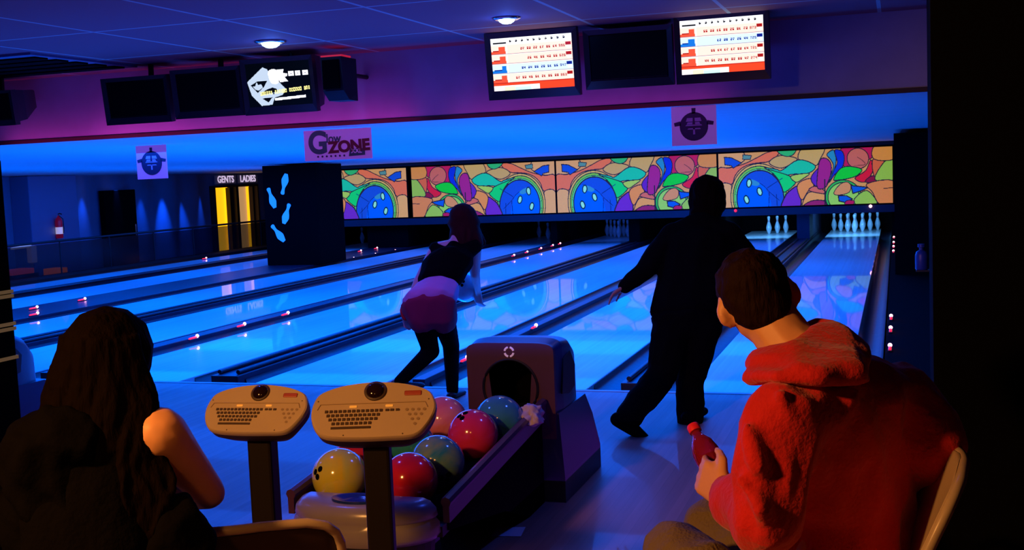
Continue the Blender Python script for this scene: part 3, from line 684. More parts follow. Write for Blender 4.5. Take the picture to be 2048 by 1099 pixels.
monitor(972, 1160, 68, 183, 's', 'lit score monitor with pinkish score rows, left of the large dark monitor', arr=score_screen('rrbr', 4))
monitor(1168, 1348, 62, 162, 'd', 'dark switched-off monitor between the two lit score monitors')
monitor(1349, 1541, 32, 150, 's', 'lit score monitor with red and blue rows at upper right', arr=score_screen('rbrr', 9))
monitor(207, 343, 158, 237, 'd', 'dark monitor at the left end of the left trio')
monitor(345, 488, 141, 224, 'd', 'dark middle monitor of the left trio, beside the lit logo screen')
monitor(484, 634, 120, 216, 'l', 'monitor showing a white angular logo with yellow line on black', arr=logo_screen())
monitor(-90, 32, 188, 244, 'd', 'dark monitor cut off by the left edge of view')
# loudspeaker
a = atY(640, 115, 7.05); b = atY(686, 198, 7.05)
bm = NB(); loft(bm, [[Vector((X_, Y_, z)) for X_, Y_ in ((a.x, 7.05+dy), (b.x, 7.05+dy), (b.x-.01, 7.3), (a.x+.01, 7.3))] for z, dy in ((b.z, .1), (b.z+.06, .02), (a.z, 0))])
sp_ = tag(obj('loudspeaker', bm, mat('speaker_black', (.01, .01, .015), .7)), 'small black wedge loudspeaker on the bulkhead right of the logo monitor', 'loudspeaker')
bm = NB(); box(bm, (a.x+.015, 7.04, b.z+.07), (b.x-.015, 7.052, a.z-.02), bevel=.003); obj('grille', bm, BLACKM, sp_)
bm = NB(); tube(bm, [((a.x+b.x)/2, 7.28, a.z-.1), ((a.x+b.x)/2, 7.62, a.z-.1)], .015, 8); obj('bracket', bm, BLACK, sp_)
bm = NB(); box(bm, (a.x, 7.06, a.z+.001), (b.x, 7.2, a.z+.012)); obj('red_top_strip', bm, mat('red_strip', (.6, .02, .04), .5, emit=(.8, .02, .05), es=.5), sp_)

# ceiling downlights
DL = mat('downlight_glow', (.6, .8, 1), .3, emit=(.35, .6, 1), es=14)
for n, (p_, r_) in enumerate((((541, 82), .062), ((1013, 35), .05))):
    p = atZ(*p_, 2.43)
    bm = NB(); lathe(bm, [(r_*.9, 0), (r_*1.6, 0), (r_*1.6, -.008), (r_*1.2, -.016), (r_*.9, -.006)], 24)
    d = tag(obj('ceiling_downlight', bm, CHROME, smooth=True, loc=(p.x, p.y, 2.43)), ('bright round blue downlight above the left trio of monitors', 'round blue-white downlight nearest the lit score monitors')[n], 'downlight')
    bm = NB(); bmesh.ops.create_icosphere(bm, subdivisions=2, radius=r_)
    for v in bm.verts: v.co.z = v.co.z*.6-.008
    obj('bulb', bm, DL, d, smooth=True)
DLP = [atZ(541, 82, 2.43), atZ(1013, 35, 2.43)]

# ------------------------------------------------------------------ ball returns
HOODF = mat('hood_face_maroon', (.065, .016, .05), .45, var=.08)
RAIL = mat('rail_plum', (.07, .025, .07), .35)
GREYP = mat('warm_grey_plastic', (.24, .21, .23), .25, var=.05)
BLUD = mat('blue_dish', (.01, .03, .25), .15)
def ball_return(name, X0, Y0, lab, dx=-.155):
    root = empty(name, (X0, Y0, 0)); tag(root, lab, 'ball return')
    def outline(w, z0, zt, rise, n=14):       # flat bottomed arch
        pts = [(-w, z0), (w, z0)]
        for k in range(n+1):
            t = k/n; a = math.pi*t; xx = w*math.cos(a); pts.append((w*(1 if k == 0 else (-1 if k == n else np.sign(math.cos(a))*abs(math.cos(a))**.35)), zt-rise+rise*math.sin(a)**.6 if 0 < k < n else zt-rise))
        return pts
    # front face with round mouth
    O = outline(.215, .30, .752, .05, 20); n = len(O); hz, hr = .540, .134
    bm = NB(); cen = [(math.atan2(p[1]-hz, p[0])) for p in O]
    fo = [bm.verts.new((p[0], 0, p[1])) for p in O]; fi = [bm.verts.new((hr*math.cos(a), 0, hz+hr*math.sin(a))) for a in cen]
    bi = [bm.verts.new((hr*math.cos(a), .012, hz+hr*math.sin(a))) for a in cen]; bo = [bm.verts.new((p[0], .03, p[1])) for p in O]
    for k in range(n):
        k2 = (k+1) % n
        bm.faces.new((fo[k], fo[k2], fi[k2], fi[k])); bm.faces.new((fi[k], fi[k2], bi[k2], bi[k])); bm.faces.new((fo[k], fo[k2], bo[k2], bo[k]))
    fp = obj('front_panel', bm, HOODF, root)
    bm = NB()                                   # fine rim around the mouth
    ring = [Vector((hr*math.cos(t), -.004, hz+hr*math.sin(t))) for t in (2*math.pi*k/40 for k in range(41))]; tube(bm, ring, .006, 6); obj('mouth_rim', bm, BLACK, fp)
    bm = NB()                                   # broken ring badge
    for q in range(4):
        t0 = q*math.pi/2+.25; tube(bm, [Vector((.022*math.cos(t0+s*.27), -.003, .722-.012+.022*math.sin(t0+s*.27))) for s in range(5)], .005, 6)
    obj('badge', bm, mat('badge_white', (.8, .6, .75), .4, emit=(.8, .5, .7), es=.25) if 'badge_white' not in MATS else MATS['badge_white'], fp)
    # shell
    rings = []
    for y, w, zt, rise in ((.02, .214, .75, .05), (.12, .222, .762, .055), (.26, .222, .75, .07), (.38, .21, .70, .09), (.46, .19, .62, .1), (.50, .16, .5, .1)):
        rings.append([Vector((p[0], y, p[1])) for p in outline(w, .28, zt, rise, 20)])
    bm = NB(); loft(bm, rings[1:], False); bm.faces.new([bm.verts.new(p) for p in rings[-1]])
    vs = [[bm.verts.new(p) for p in r] for r in rings[:2]]
    for k in range(n): bm.faces.new((vs[0][k], vs[0][(k+1) % n], vs[1][(k+1) % n], vs[1][k]))
    obj('hood_shell', bm, DARKB, root, smooth=True, sharp=40)
    bm = NB(); loft(bm, [[Vector((hr*q*math.cos(t), y, hz+hr*q*math.sin(t))) for t in (2*math.pi*k/28 for k in range(28))] for y, q in ((.012, 1), (.2, .98), (.30, .8))], False); bm.faces.new([bm.verts.new((hr*.8*math.cos(2*math.pi*k/28), .30, hz+hr*.8*math.sin(2*math.pi*k/28))) for k in range(28)]); obj('mouth_liner', bm, BLACKM, root)
    # recess on the side of the hood and lower flared base
    bm = NB(); prism(bm, [(.08, .5), (.2, .48), (.3, .5), (.32, .6), (.24, .68), (.12, .66)], .2235, .229, 'x'); obj('side_recess', bm, BLACK, root)
    bm = NB(); loft(bm, [[Vector((x_, y_, z)) for x_, y_ in ((-w, y0), (w, y0), (w, y1), (-w, y1))] for z, w, y0, y1 in ((0, .25, .0, .68), (.12, .25, .0, .68), (.30, .235, .01, .60), (.42, .226, .015, .50))])
    obj('base', bm, DARKB, root)
    # tray
    L0 = 1.27
    def zt2(y): return .3705+.08*y          # y negative toward the seats
    bm = NB(); prism(bm, [(0.0, zt2(0)), (-L0, zt2(-L0)), (-L0, zt2(-L0)-.04), (0, zt2(0)-.04)], dx-.30, dx+.30, 'x'); obj('ball_tray', bm, BLACK, root)
    for s in (-1, 1):
        bm = NB(); prism(bm, [(-.02, .475), (-L0, .36), (-L0, .285), (-.02, .40)], dx+s*.305, dx+s*.33, 'x')
        tube(bm, [(dx+s*.317, -.02, .478), (dx+s*.317, -L0, .36)], .02, 8); obj('side_rail', bm, RAIL, root)
    bm = NB(); prism(bm, [(-.01, .40), (-L0+.05, .29), (-L0+.05, .24), (-.55, .12), (-.25, .0), (-.01, .0)], dx-.28, dx+.304, 'x'); obj('under_housing', bm, BLACKM, root)
    # front bumper: rounded plastic nose
    def nose(s, z, y0=-L0, ry=.18, w=.285): return [Vector((dx+w*s*math.cos(t), y0-ry*s*math.sin(t), z)) for t in (math.pi*k/18 for k in range(19))]
    bm = NB(); loft(bm, [nose(.80, .375), nose(.9, .365), nose(.98, .342), nose(1.0, .315), nose(.97, .305), nose(1.02, .29), nose(1.03, .25), nose(.96, .225)]); obj('front_bumper', bm, GREYP, root, smooth=True, sharp=60)
    bm = NB(); loft(bm, [nose(.95, .226), nose(.93, .17), nose(.85, .14)]); obj('bumper_skirt', bm, BLACK, root)
    bm = NB(); el = [Vector((.0+.10*math.cos(t), -L0-.075+.06*math.sin(t), 0)) for t in (2*math.pi*k/24 for k in range(24))]
    loft(bm, [[Vector((dx+p.x, p.y, .372)) for p in el], [Vector((dx+p.x, p.y, .385)) for p in el], [Vector((dx+p.x*.85, -L0-.075+(p.y+L0+.075)*.8, .384)) for p in el], [Vector((dx+p.x*.6, -L0-.075+(p.y+L0+.075)*.6, .376)) for p in el]]); obj('reset_dish', bm, BLUD, root, smooth=True, sharp=30)
    bm = NB(); loft(bm, [[Vector((x_, y_, z)) for x_, y_ in ((dx-w, y0), (dx+w, y0), (dx+w, y1), (dx-w, y1))] for z, w, y0, y1 in ((0, .15, -1.3, -.9), (.27, .13, -1.25, -.95))]); obj('pedestal', bm, DARKB, root)
    return root
ball_return('ball_return', -1.735, 5.12, 'dark plum ball return with round mouth, holding coloured balls beside the consoles')
ball_return('ball_return', -5.12, 5.2, 'partly hidden dark blue ball return hood at the left edge beside the long-haired woman')

def ball_mat(name, c1, c2, mix=.5, sc_=4, rough=.12):
    m = bpy.data.materials.new(name); m.use_nodes = True; nt = m.node_tree; L = nt.links.new; b = nt.nodes['Principled BSDF']
    b.inputs['Roughness'].default_value = rough; b.inputs['Coat Weight'].default_value = .6; b.inputs['Coat Roughness'].default_value = .12
    tc = nt.nodes.new('ShaderNodeTexCoord'); n1 = nt.nodes.new('ShaderNodeTexNoise'); n1.inputs['Scale'].default_value = sc_; n1.inputs['Detail'].default_value = 8; n1.inputs['Distortion'].default_value = 1.6
    L(tc.outputs['Object'], n1.inputs['Vector']); cr = nt.nodes.new('ShaderNodeValToRGB'); cr.color_ramp.elements[0].position = mix-.12; cr.color_ramp.elements[1].position = mix+.12
    cr.color_ramp.elements[0].color = (*c1, 1); cr.color_ramp.elements[1].color = (*c2, 1); L(n1.outputs['Fac'], cr.inputs[0]); L(cr.outputs[0], b.inputs['Base Color'])
    return m
BALLS = [((-2.081, 4.018, .392), (.75, .60, .03), (.55, .62, .10), 'marbled yellow bowling ball at the front left of the rack'),
         ((-2.094, 4.24, .409), (.55, .02, .04), (.4, .01, .03), 'dark red ball mostly hidden behind the yellow ball'),
         ((-1.779, 4.004, .391), (.62, .015, .03), (.45, .01, .04), 'plain red ball at the front right behind the console post'),
         ((-1.752, 4.223, .408), (.02, .20, .28), (.22, .30, .14), 'teal marbled ball with olive swirl right of the plain red ball'),
         ((-1.949, 4.406, .422), (.02, .22, .20), (.03, .28, .24), 'green teal ball hidden behind the right console post'),
         ((-1.735, 4.592, .437), (.70, .03, .16), (.62, .02, .08), 'glossy magenta red ball highest in view on the right of the rack'),
         ((-1.946, 4.779, .452), (.85, .28, .32), (.75, .16, .22), 'pale pink ball peeking out behind the right console'),
         ((-1.690, 4.812, .455), (.05, .28, .42), (.03, .22, .36), 'sky blue ball in front of the ball return mouth')]
R = .1085
for p, a_, b_, lab in BALLS:
    p = Vector(p)
    bm = NB(); bmesh.ops.create_icosphere(bm, subdivisions=5, radius=R)
    o = obj('bowling_ball', bm, ball_mat('ball_'+lab[:10].replace(' ', '_'), a_, b_), smooth=True, loc=(p.x, p.y, p.z)); o.rotation_euler = (random.random()*6, random.random()*6, 0)
    tag(o, lab, 'bowling ball', 'bowling balls on the ball return')
    bm = NB()
    for q in ((.25, .12, 1), (.02, .16, 1), (.12, -.12, 1)):
        v = Vector(q).normalized(); a, b = frame_of(v)
        bm.faces.new([bm.verts.new(v*(R+.0006)+(a*math.cos(t)+b*math.sin(t))*.012) for t in (2*math.pi*k/14 for k in range(14))])
    h_ = obj('finger_holes', bm, BLACKM, o); h_.rotation_euler = (R_(35), R_(30), 0)
# crumpled cloth on the rail
p = atY(1066, 832, 4.88)
bm = NB(); bmesh.ops.create_icosphere(bm, subdivisions=4, radius=.055)
for v in bm.verts:
    v.co = Vector((v.co.x*.9, v.co.y*1.3, v.co.z*.9)); v.co += v.co.normalized()*.03*(noise.noise(v.co*28)+.6*noise.noise(v.co*60))
    if v.co.z < -.02: v.co.z = -.02+(v.co.z+.02)*.4
cl = tag(obj('crumpled_towel', bm, mat('towel_lilac', (.5, .42, .5), .9), smooth=True, loc=(p.x, p.y, p.z)), 'small crumpled pale towel lying on the rail below the hood mouth', 'towel')
p = atZ(1018, 1064, 0)
bm = NB(); prism(bm, [(-.06, -.07), (.07, -.05), (.05, .08), (-.07, .05)], 0, .002); tag(obj('pale_patch', bm, mat('pale_patch_white', (.6, .6, .65), .7), loc=(p.x, p.y, .001)), 'pale flat patch on the floor below the ball rack', 'paper')  # pale flat quad lying on the floor

# ------------------------------------------------------------------ keyboard consoles
KEY = mat('key_dark', (.06, .035, .02), .5); LENS = mat('dark_lens', (.012, .004, .003), .08); REDL = mat('red_label', (.35, .06, .04), .5)
GROOV = mat('panel_groove', (.28, .19, .11), .5)
AMB = mat('amber_lamp', (.8, .45, .08), .4, emit=(1, .5, .08), es=.25)
def console(cx, cy, yawd, tiltd, scale, zc_, lab):
    root = empty('keyboard_console', (cx, cy, 0), R_(yawd)); tag(root, lab, 'console', 'scoring keyboard consoles')
    T = Matrix.Translation((0, 0, zc_)) @ Matrix.Rotation(R_(tiltd), 4, 'X') @ Matrix.Diagonal((scale, scale*1.14, scale, 1))
    pts = crm([(-.182, -.012), (-.165, -.055), (-.13, -.078), (-.05, -.085), (.05, -.085), (.125, -.08), (.16, -.05), (.182, -.005), (.176, .03), (.155, .055), (.09, .075), (0, .083), (-.09, .075), (-.155, .055), (-.176, .03)], 4)
    def sc2(s, z, dy=0): return [T @ Vector((p[0]*s, p[1]*s+dy, z)) for p in pts]
    bm = NB(); loft(bm, [sc2(.965, .004), sc2(.99, 0), sc2(1, -.008), sc2(1, -.016)]); top = obj('top_panel', bm, CREAM, root, smooth=True, sharp=35)
    bm = NB(); loft(bm, [sc2(.992, -.016), sc2(.97, -.045), sc2(.8, -.085), sc2(.55, -.1)]); obj('underside', bm, mat('console_underside', (.035, .018, .012), .6) if 'console_underside' not in MATS else MATS['console_underside'], root, smooth=True, sharp=50)
    bm = NB(); lathe(bm, [(.033, .003), (.033, .007), (.029, .009)], 32); 
    for v in bm.verts: v.co = T @ Vector((v.co.x+.002, v.co.y*.88+.052, v.co.z))
    obj('trackball_ring', bm, KEY, top, smooth=True)
    bm = NB(); bmesh.ops.create_icosphere(bm, subdivisions=3, radius=.028)
    for v in bm.verts: v.co = T @ Vector((v.co.x+.002, v.co.y*.85+.052, max(v.co.z*.55, 0)+.006))
    obj('trackball', bm, LENS, top, smooth=True)
    bm = NB(); box(bm, (.088, .036, .003), (.138, .05, .0062), T, .003); obj('brand_label', bm, REDL, top)
    bm = NB()                                    # inset groove
    for a, b in (((-.155, .016), (.15, .016)), ((.15, .016), (.158, .0)), ((-.155, .016), (-.163, .0))):
        tube(bm, [T @ Vector((*a, .0045)), T @ Vector((*b, .0045))], .0014*scale, 6)
    obj('groove', bm, GROOV, top)
    bm = NB()
    for r_, (n, x0, y0) in enumerate(((13, -.140, -.006), (12, -.134, -.018), (11, -.127, -.030), (9, -.117, -.042))):
        for k in range(n): box(bm, (x0+k*.0132, y0-.004, .004), (x0+k*.0132+.0085, y0+.0035, .0068), T)
    box(bm, (-.118, -.058, .004), (-.004, -.052, .0068), T)
    for x0 in (.036, .050, .066): box(bm, (x0, -.009, .004), (x0+.010, -.003, .0068), T)
    obj('keyboard', bm, KEY, top)
    bm = NB()
    for r_ in range(4):
        for k in range(4-r_):
            cx_ = .098+(k+r_*.5)*.017; cy_ = -.006-r_*.014
            lathe_pts = [T @ Vector((cx_+.005*math.cos(t), cy_+.0042*math.sin(t), .0052)) for t in (2*math.pi*j/10 for j in range(10))]
            bm.faces.new([bm.verts.new(q) for q in lathe_pts])
    obj('pin_keys', bm, GROOV, top)
    for x0 in (-.07, .035):
        bm = NB(); box(bm, (x0, .004, .004), (x0+.022, .010, .006), T, .002); obj('amber_lamp', bm, AMB, top)
    for x0, y0 in ((-.163, .026), (.16, .024), (-.08, -.076), (.09, -.076)):
        bm = NB(); bm.faces.new([bm.verts.new(T @ Vector((x0+.0022*math.cos(t), y0+.0022*math.sin(t), .0045))) for t in (2*math.pi*j/8 for j in range(8))]); obj('screw', bm, KEY, top)
    bm = NB(); box(bm, (-.037, 0, .02), (.037, .06, zc_-.06), bevel=.008); obj('pedestal_post', bm, mat('post_black', (.008, .005, .004), .5, spec=.25) if 'post_black' not in MATS else MATS['post_black'], root)
    bm = NB(); lathe(bm, [(.15, 0), (.15, .01), (.06, .025), (0, .025)], 28, (0, .03, 0)); obj('foot_plate', bm, BLACK, root, smooth=True, sharp=40)
    return root
pR = at(747, 818, 3.25); pL = at(512, 816, 3.38)
print('console', pR, pL)
console(pR.x, pR.y, 16, 46, .965, pR.z, 'cream keyboard console on a black post, right one of the pair, before the balls')
console(pL.x, pL.y, 6, 46, .865, pL.z, 'cream keyboard console on a black post, left one of the pair')

# ------------------------------------------------------------------ chairs
def chair(name, loc, rz, lab, top=.82, mt=CREAM, lean=.10):
    """plastic shell chair; local +Y is where the sitter looks"""
    root = empty(name, (loc[0], loc[1], 0), rz); tag(root, lab, 'chair')
    nu, nv = 13, 18; grid = []
    for j in range(nv+1):
        t = j/nv
        if t < .45: s = t/.45; y = .22-.42*s; z = .45-.02*math.sin(s*math.pi); hw = .20+.015*s
        else:
            s = (t-.45)/.55; y = -.20-lean*s-.03*math.sin(s*math.pi); z = .45+(top-.45)*math.sin(s*math.pi/2)**.9; hw = .225*math.sqrt(max(1-max((s-.45)/.56, 0)**2.6, .02))
        row = []
        for i in range(nu+1):
            u = -1+2*i/nu; cup = .03*abs(u)**2.5*min(1, (1-t)*3+.1)
            yy = y + (cup if t > .45 else cup*.5*(t/.45)); zz = z + (cup*.6 if t < .45 else 0)
            row.append((hw*u, yy, zz))
        grid.append(row)
    bm = NB(); V = [[bm.verts.new(p) for p in r] for r in grid]
    for j in range(nv):
        for i in range(nu): bm.faces.new((V[j][i], V[j][i+1], V[j+1][i+1], V[j+1][i]))
    o = obj('seat_shell', bm, mt, root, smooth=True); m = o.modifiers.new('s', 'SOLIDIFY'); m.thickness = .012
    rim = [Vector(grid[j][0]) for j in range(nv+1)] + [Vector(p) for p in grid[nv][1:]] + [Vector(grid[j][nu]) for j in range(nv-1, -1, -1)]
    bm = NB(); tube(bm, rim, .011, 8); obj('shell_rim', bm, CREAM, root, smooth=True)
    for sx in (-1, 1):
        for sy in (-1, 1):
            bm = NB(); tube(bm, [(sx*.15, sy*.15-.02, .44), (sx*.2, sy*.2-.02, .0)], .011, 8); obj('leg', bm, CHROME, root)
    return root
CH1 = at(545, 1062, 2.5)
chair('cafe_chair', (CH1.x-.215, CH1.y+.20, 0), R_(32), 'empty cream plastic chair with shade-dark shell at the bottom edge beside the long-haired woman', top=.815, mt=mat('shell_shaded', (.03, .012, .008), .6))  # cream shell coloured dark brown to stand for its shade

# right chair (the man's): looks towards -X
chair('cafe_chair', (-.25, 2.44, 0), R_(91), 'cream plastic chair under the man in the red hoodie', top=.935, lean=.17)

# ------------------------------------------------------------------ people
def hand(bm, wrist, dirv, side, r=1.0, curl=.6, palm_n=None, spread=1):
    """palm and five separate fingers; dirv = pointing direction, side = towards the thumb"""
    d = Vector(dirv).normalized(); s = (Vector(side) - d*Vector(side).dot(d)).normalized(); n = d.cross(s) if palm_n is None else Vector(palm_n).normalized()
    w = Vector(wrist)
    hull(bm, (w+s*.022*r, .016*r), (w-s*.022*r, .015*r), (w+d*.085*r+s*.032*r, .013*r), (w+d*.08*r-s*.03*r, .011*r))
    for k, (off, ln, c) in enumerate(((.033, .072, 1.0), (.012, .080, 1.05), (-.010, .074, 1.1), (-.030, .058, 1.2))):
        p = w + d*.085*r + s*off*r; dd = d.copy(); pts = [p]
        for q, fr_ in enumerate((.45, .32, .23)):
            dd = (dd*math.cos(curl*c*.8) + n*math.sin(curl*c*.8)).normalized(); p = p + dd*ln*fr_*r; pts.append(p)
            dd = dd
        chain(bm, pts, [.0098*r, .0092*r, .0085*r, .0072*r])
    t0 = w + d*.02*r + s*.03*r; t1 = t0 + (d*.6+s*.75+n*.2).normalized()*.042*r; t2 = t1 + (d*.9+s*.25+n*.45).normalized()*.032*r; t3 = t2 + (d+n*.6).normalized()*.024*r
    chain(bm, [t0, t1, t2, t3], [.014*r, .0118*r, .0102*r, .008*r])
def head(bm, c, look, up, r=1.0, ears=True):
    """skull, jaw, nose, brow, lips, ears; eyes at half height"""
    f = Vector(look).normalized(); u = (Vector(up)-f*Vector(up).dot(f)).normalized(); s = f.cross(u); c = Vector(c); fr = (s, f, u)
    hull(bm, (c+u*.03*r-f*.012*r, (.074*r, .092*r, .082*r), fr), (c-u*.02*r+f*.01*r, (.066*r, .078*r, .07*r), fr))
    hull(bm, (c-u*.03*r+f*.025*r, (.058*r, .06*r, .05*r), fr), (c-u*.085*r+f*.058*r, (.026*r, .024*r, .022*r), fr))
    hull(bm, (c+u*.005*r+f*.088*r, .008*r), (c-u*.030*r+f*.105*r, .010*r)); hull(bm, (c-u*.032*r+f*.092*r+s*.012*r, .008*r), (c-u*.032*r+f*.092*r-s*.012*r, .008*r))
    hull(bm, (c-u*.056*r+f*.086*r+s*.018*r, .007*r), (c-u*.056*r+f*.09*r, .009*r), (c-u*.056*r+f*.086*r-s*.018*r, .007*r))
    hull(bm, (c+u*.022*r+f*.078*r+s*.04*r, .011*r), (c+u*.022*r+f*.086*r, .01*r), (c+u*.022*r+f*.078*r-s*.04*r, .011*r))
    for k in (-1, 1):
        bmesh.ops.create_icosphere(bm, subdivisions=2, radius=.012*r, matrix=Matrix.Translation(c+f*.078*r+s*k*.031*r+u*.004*r))
        if ears: hull(bm, (c+s*k*.074*r-f*.012*r+u*.02*r, (.011*r, .019*r, .022*r), fr), (c+s*k*.073*r-f*.006*r-u*.026*r, (.008*r, .012*r, .013*r), fr))
    return f, u, s

# ---- man in the red hoodie, seated, seen from behind
RED = mat('hoodie_red', (.60, .006, .008), .85, bump=.25, bscale=90, sheen=.2, var=.08, vscale=8)
JEAN = mat('olive_jeans', (.17, .12, .05), .85, bump=.4, bscale=120)
HC = at(1516, 606, 2.52)
look = Vector((-.14, .85, -.34)); upm = Vector((-.34, .12, 1))
NB0 = at(1540, 645, 2.50); NB1 = at(1632, 742, 2.42)
shL = at(1562, 838, 2.30); shR = at(1795, 800, 2.52); chest = at(1665, 850, 2.44); mid = at(1700, 1010, 2.52); pel = at(1650, 1285, 2.44)
elL = at(1532, 1035, 2.28); wrL = at(1447, 985, 2.58); elR = at(1868, 885, 2.46); wrR = at(1800, 1010, 2.8)
hipL = at(1560, 1290, 2.38); hipR = at(1690, 1290, 2.62); knL = at(1352, 1108, 2.72); knR = at(1424, 1053, 3.02); anL = Vector((knL.x-.03, knL.y+.02, .08)); anR = Vector((knR.x-.03, knR.y+.05, .08))
print('man lens', (hipL-knL).length, (hipR-knR).length, (shL-elL).length, (elL-wrL).length, (shR-elR).length, (elR-wrR).length, pel, 'pelvis-neck', (pel-NB1).length, 'knee z', knL.z, knR.z)
bfx = (shR-shL); bfx.z = 0; bfx.normalize(); bfy = Vector((-bfx.y, bfx.x, 0)); BF = (bfx, bfy, Vector((0, 0, 1)))
bm = NB()
head(bm, HC, look, upm, .97)
[hull(bm, (HC+s__*.083-f__*.010-u__*.004, (.010, .018, .026), (s__, f__, u__)), (HC+s__*.070-f__*.0+u__*.0, .010)) for f__, u__, s__ in ((lambda f, u: (f, u, -f.cross(u)))(look.normalized(), (upm-look.normalized()*upm.dot(look.normalized())).normalized()), (lambda f, u: (f, u, f.cross(u)))(look.normalized(), (upm-look.normalized()*upm.dot(look.normalized())).normalized()))]
chain(bm, [NB0-Vector((.01, -.01, -.02)), (NB0+NB1)/2+Vector((-.005, 0, .0)), NB1], [.060, .062, .070])
hull(bm, (chest, (.15, .10, .1), BF), (NB1, .07)); hull(bm, (chest, (.15, .1, .1), BF), (mid, (.14, .1, .1), BF)); hull(bm, (mid, (.14, .1, .1), BF), (pel, (.15, .12, .1), BF))
chain(bm, [shL, elL, wrL], [.05, .042, .027]); chain(bm, [shR, elR, wrR], [.05, .042, .027])
chain(bm, [hipL, knL, anL], [.08, .055, .04]); chain(bm, [hipR, knR, anR], [.08, .055, .04])
# left hand, fingers closing round the bottle
botA = at(1441, 962, 2.70); botB = at(1386, 852, 2.80)       # bottle base side and cap
bdir = (botB-botA).normalized()
hdir = (at(1400, 945, 2.66)-wrL)
organic_hand = NB()
hd = (at(1405, 952, 2.66)-wrL).normalized()
hand(bm, wrL, hd, bdir+Vector((.3, 0, .2)), 1.0, .75, palm_n=(at(1450, 940, 2.8)-at(1400, 950, 2.62)))
hand(bm, wrR, Vector((-.8, .2, -.5)), Vector((0, .5, .5)), 1.0, .5)
man = organic('person', bm, SKIN, voxel=.0065, smooth=3)
tag(man, 'seated person in a red hoodie seen from behind, dark short hair, holding a bottle', 'person')
# short hair
bm = NB(); f_, u_, s_ = look.normalized(), None, None
f_ = look.normalized(); u_ = (upm-f_*upm.dot(f_)).normalized(); s_ = f_.cross(u_); fr = (s_, f_, u_)
hull(bm, (HC+u_*.038-f_*.012, (.081, .100, .084), fr), (HC+u_*.014-f_*.042, (.076, .060, .045), fr))
hull(bm, (HC-f_*.040-u_*.01, (.070, .055, .05), fr), (HC-f_*.048-u_*.046, (.054, .034, .022), fr))
hull(bm, (HC+u_*.062+f_*.045, (.05, .05, .035), fr), (HC+u_*.075-f_*.01, (.05, .06, .03), fr))
hair = organic('hair', bm, HAIRB, man, voxel=.008, smooth=3, wrinkle=.005, wscale=34, seed=3)
# hoodie: torso, sleeves, folded hood
bm = NB()
hull(bm, (at(1650, 830, 2.42), (.185, .125, .12), BF), (mid, (.165, .125, .10), BF)); hull(bm, (mid, (.165, .125, .1), BF), (at(1680, 1215, 2.50), (.185, .14, .10), BF))
hull(bm, (shL, .080), (at(1655, 800, 2.42), (.12, .115, .09), BF)); hull(bm, (shR, .088), (at(1675, 790, 2.44), (.12, .115, .09), BF))
hull(bm, (NB1+Vector((.02, 0, -.05)), (.09, .08, .05), BF), (shL, .06)); hull(bm, (NB1+Vector((.03, 0, -.05)), (.09, .08, .05), BF), (shR, .075))
chain(bm, [shL, (shL+elL)/2+Vector((-.005, -.01, 0)), elL], [.084, .080, .074]); chain(bm, [elL, elL.lerp(wrL, .6), elL.lerp(wrL, .93)], [.074, .058, .040])
chain(bm, [shR, elR, elR.lerp(wrR, .93)], [.090, .075, .045])
chain(bm, [elL.lerp(wrL, .86), elL.lerp(wrL, .98)], [.041, .037])
for a, b, c in (((1690, 790, 2.30), (1740, 880, 2.345), (1790, 985, 2.42)), ((1640, 800, 2.28), (1690, 900, 2.33), (1750, 1040, 2.41)), ((1600, 860, 2.25), (1650, 950, 2.33), (1690, 1060, 2.40)),
                ((1560, 790, 2.225), (1585, 850, 2.235), (1610, 925, 2.30)), ((1500, 860, 2.235), (1520, 930, 2.215), (1560, 980, 2.24)), ((1480, 960, 2.225), (1520, 1020, 2.205), (1570, 1050, 2.25)), ((1730, 760, 2.40), (1800, 830, 2.44), (1840, 930, 2.44))):
    chain(bm, [at(*a), at(*b), at(*c)], [.014, .021, .012])
jk = organic('hoodie', bm, RED, man, voxel=.009, smooth=4, wrinkle=.017, wscale=7.5, stretch=(1.3, 1.3, .8), seed=4)
bm = NB()
hull(bm, (at(1503, 752, 2.36), .016), (at(1520, 715, 2.40), .022), (at(1600, 746, 2.27), .026), (at(1590, 700, 2.36), .02))
hull(bm, (at(1590, 700, 2.36), .024), (at(1640, 662, 2.45), .022), (at(1680, 672, 2.45), .026), (at(1710, 742, 2.29), .028), (at(1600, 746, 2.27), .026))
hull(bm, (at(1680, 672, 2.45), .024), (at(1722, 700, 2.42), .022), (at(1722, 745, 2.32), .022), (at(1705, 745, 2.29), .024))
chain(bm, [at(1500, 752, 2.36), at(1560, 752, 2.27), at(1640, 750, 2.25), at(1728, 752, 2.30)], [.016, .019, .020, .016])
chain(bm, [at(1505, 728, 2.40), at(1535, 702, 2.50), at(1585, 672, 2.53), at(1635, 650, 2.50), at(1672, 658, 2.46)], [.016, .015, .015, .017, .018])
hd_ = organic('hood', bm, RED, man, voxel=.007, smooth=4, wrinkle=.009, wscale=12, stretch=(.6, 1, 1.6), seed=8)
bm = NB(); chain(bm, [hipL, knL, Vector((knL.x-.02, knL.y+.01, .12))], [.105, .084, .062]); chain(bm, [hipR, knR, Vector((knR.x-.02, knR.y+.04, .12))], [.105, .078, .06]); hull(bm, (pel, (.17, .15, .1), BF), (hipL, .1), (hipR, .1))
organic('jeans', bm, JEAN, man, voxel=.011, smooth=4, wrinkle=.010, wscale=12, seed=2)
for a_ in (anL, anR):
    bm = NB(); hull(bm, (a_+Vector((.05, -.02, -.035)), (.05, .04, .035)), (a_+Vector((-.12, .06, -.045)), (.04, .04, .03))); organic('shoe', bm, BLACK, man, voxel=.012, smooth=3)
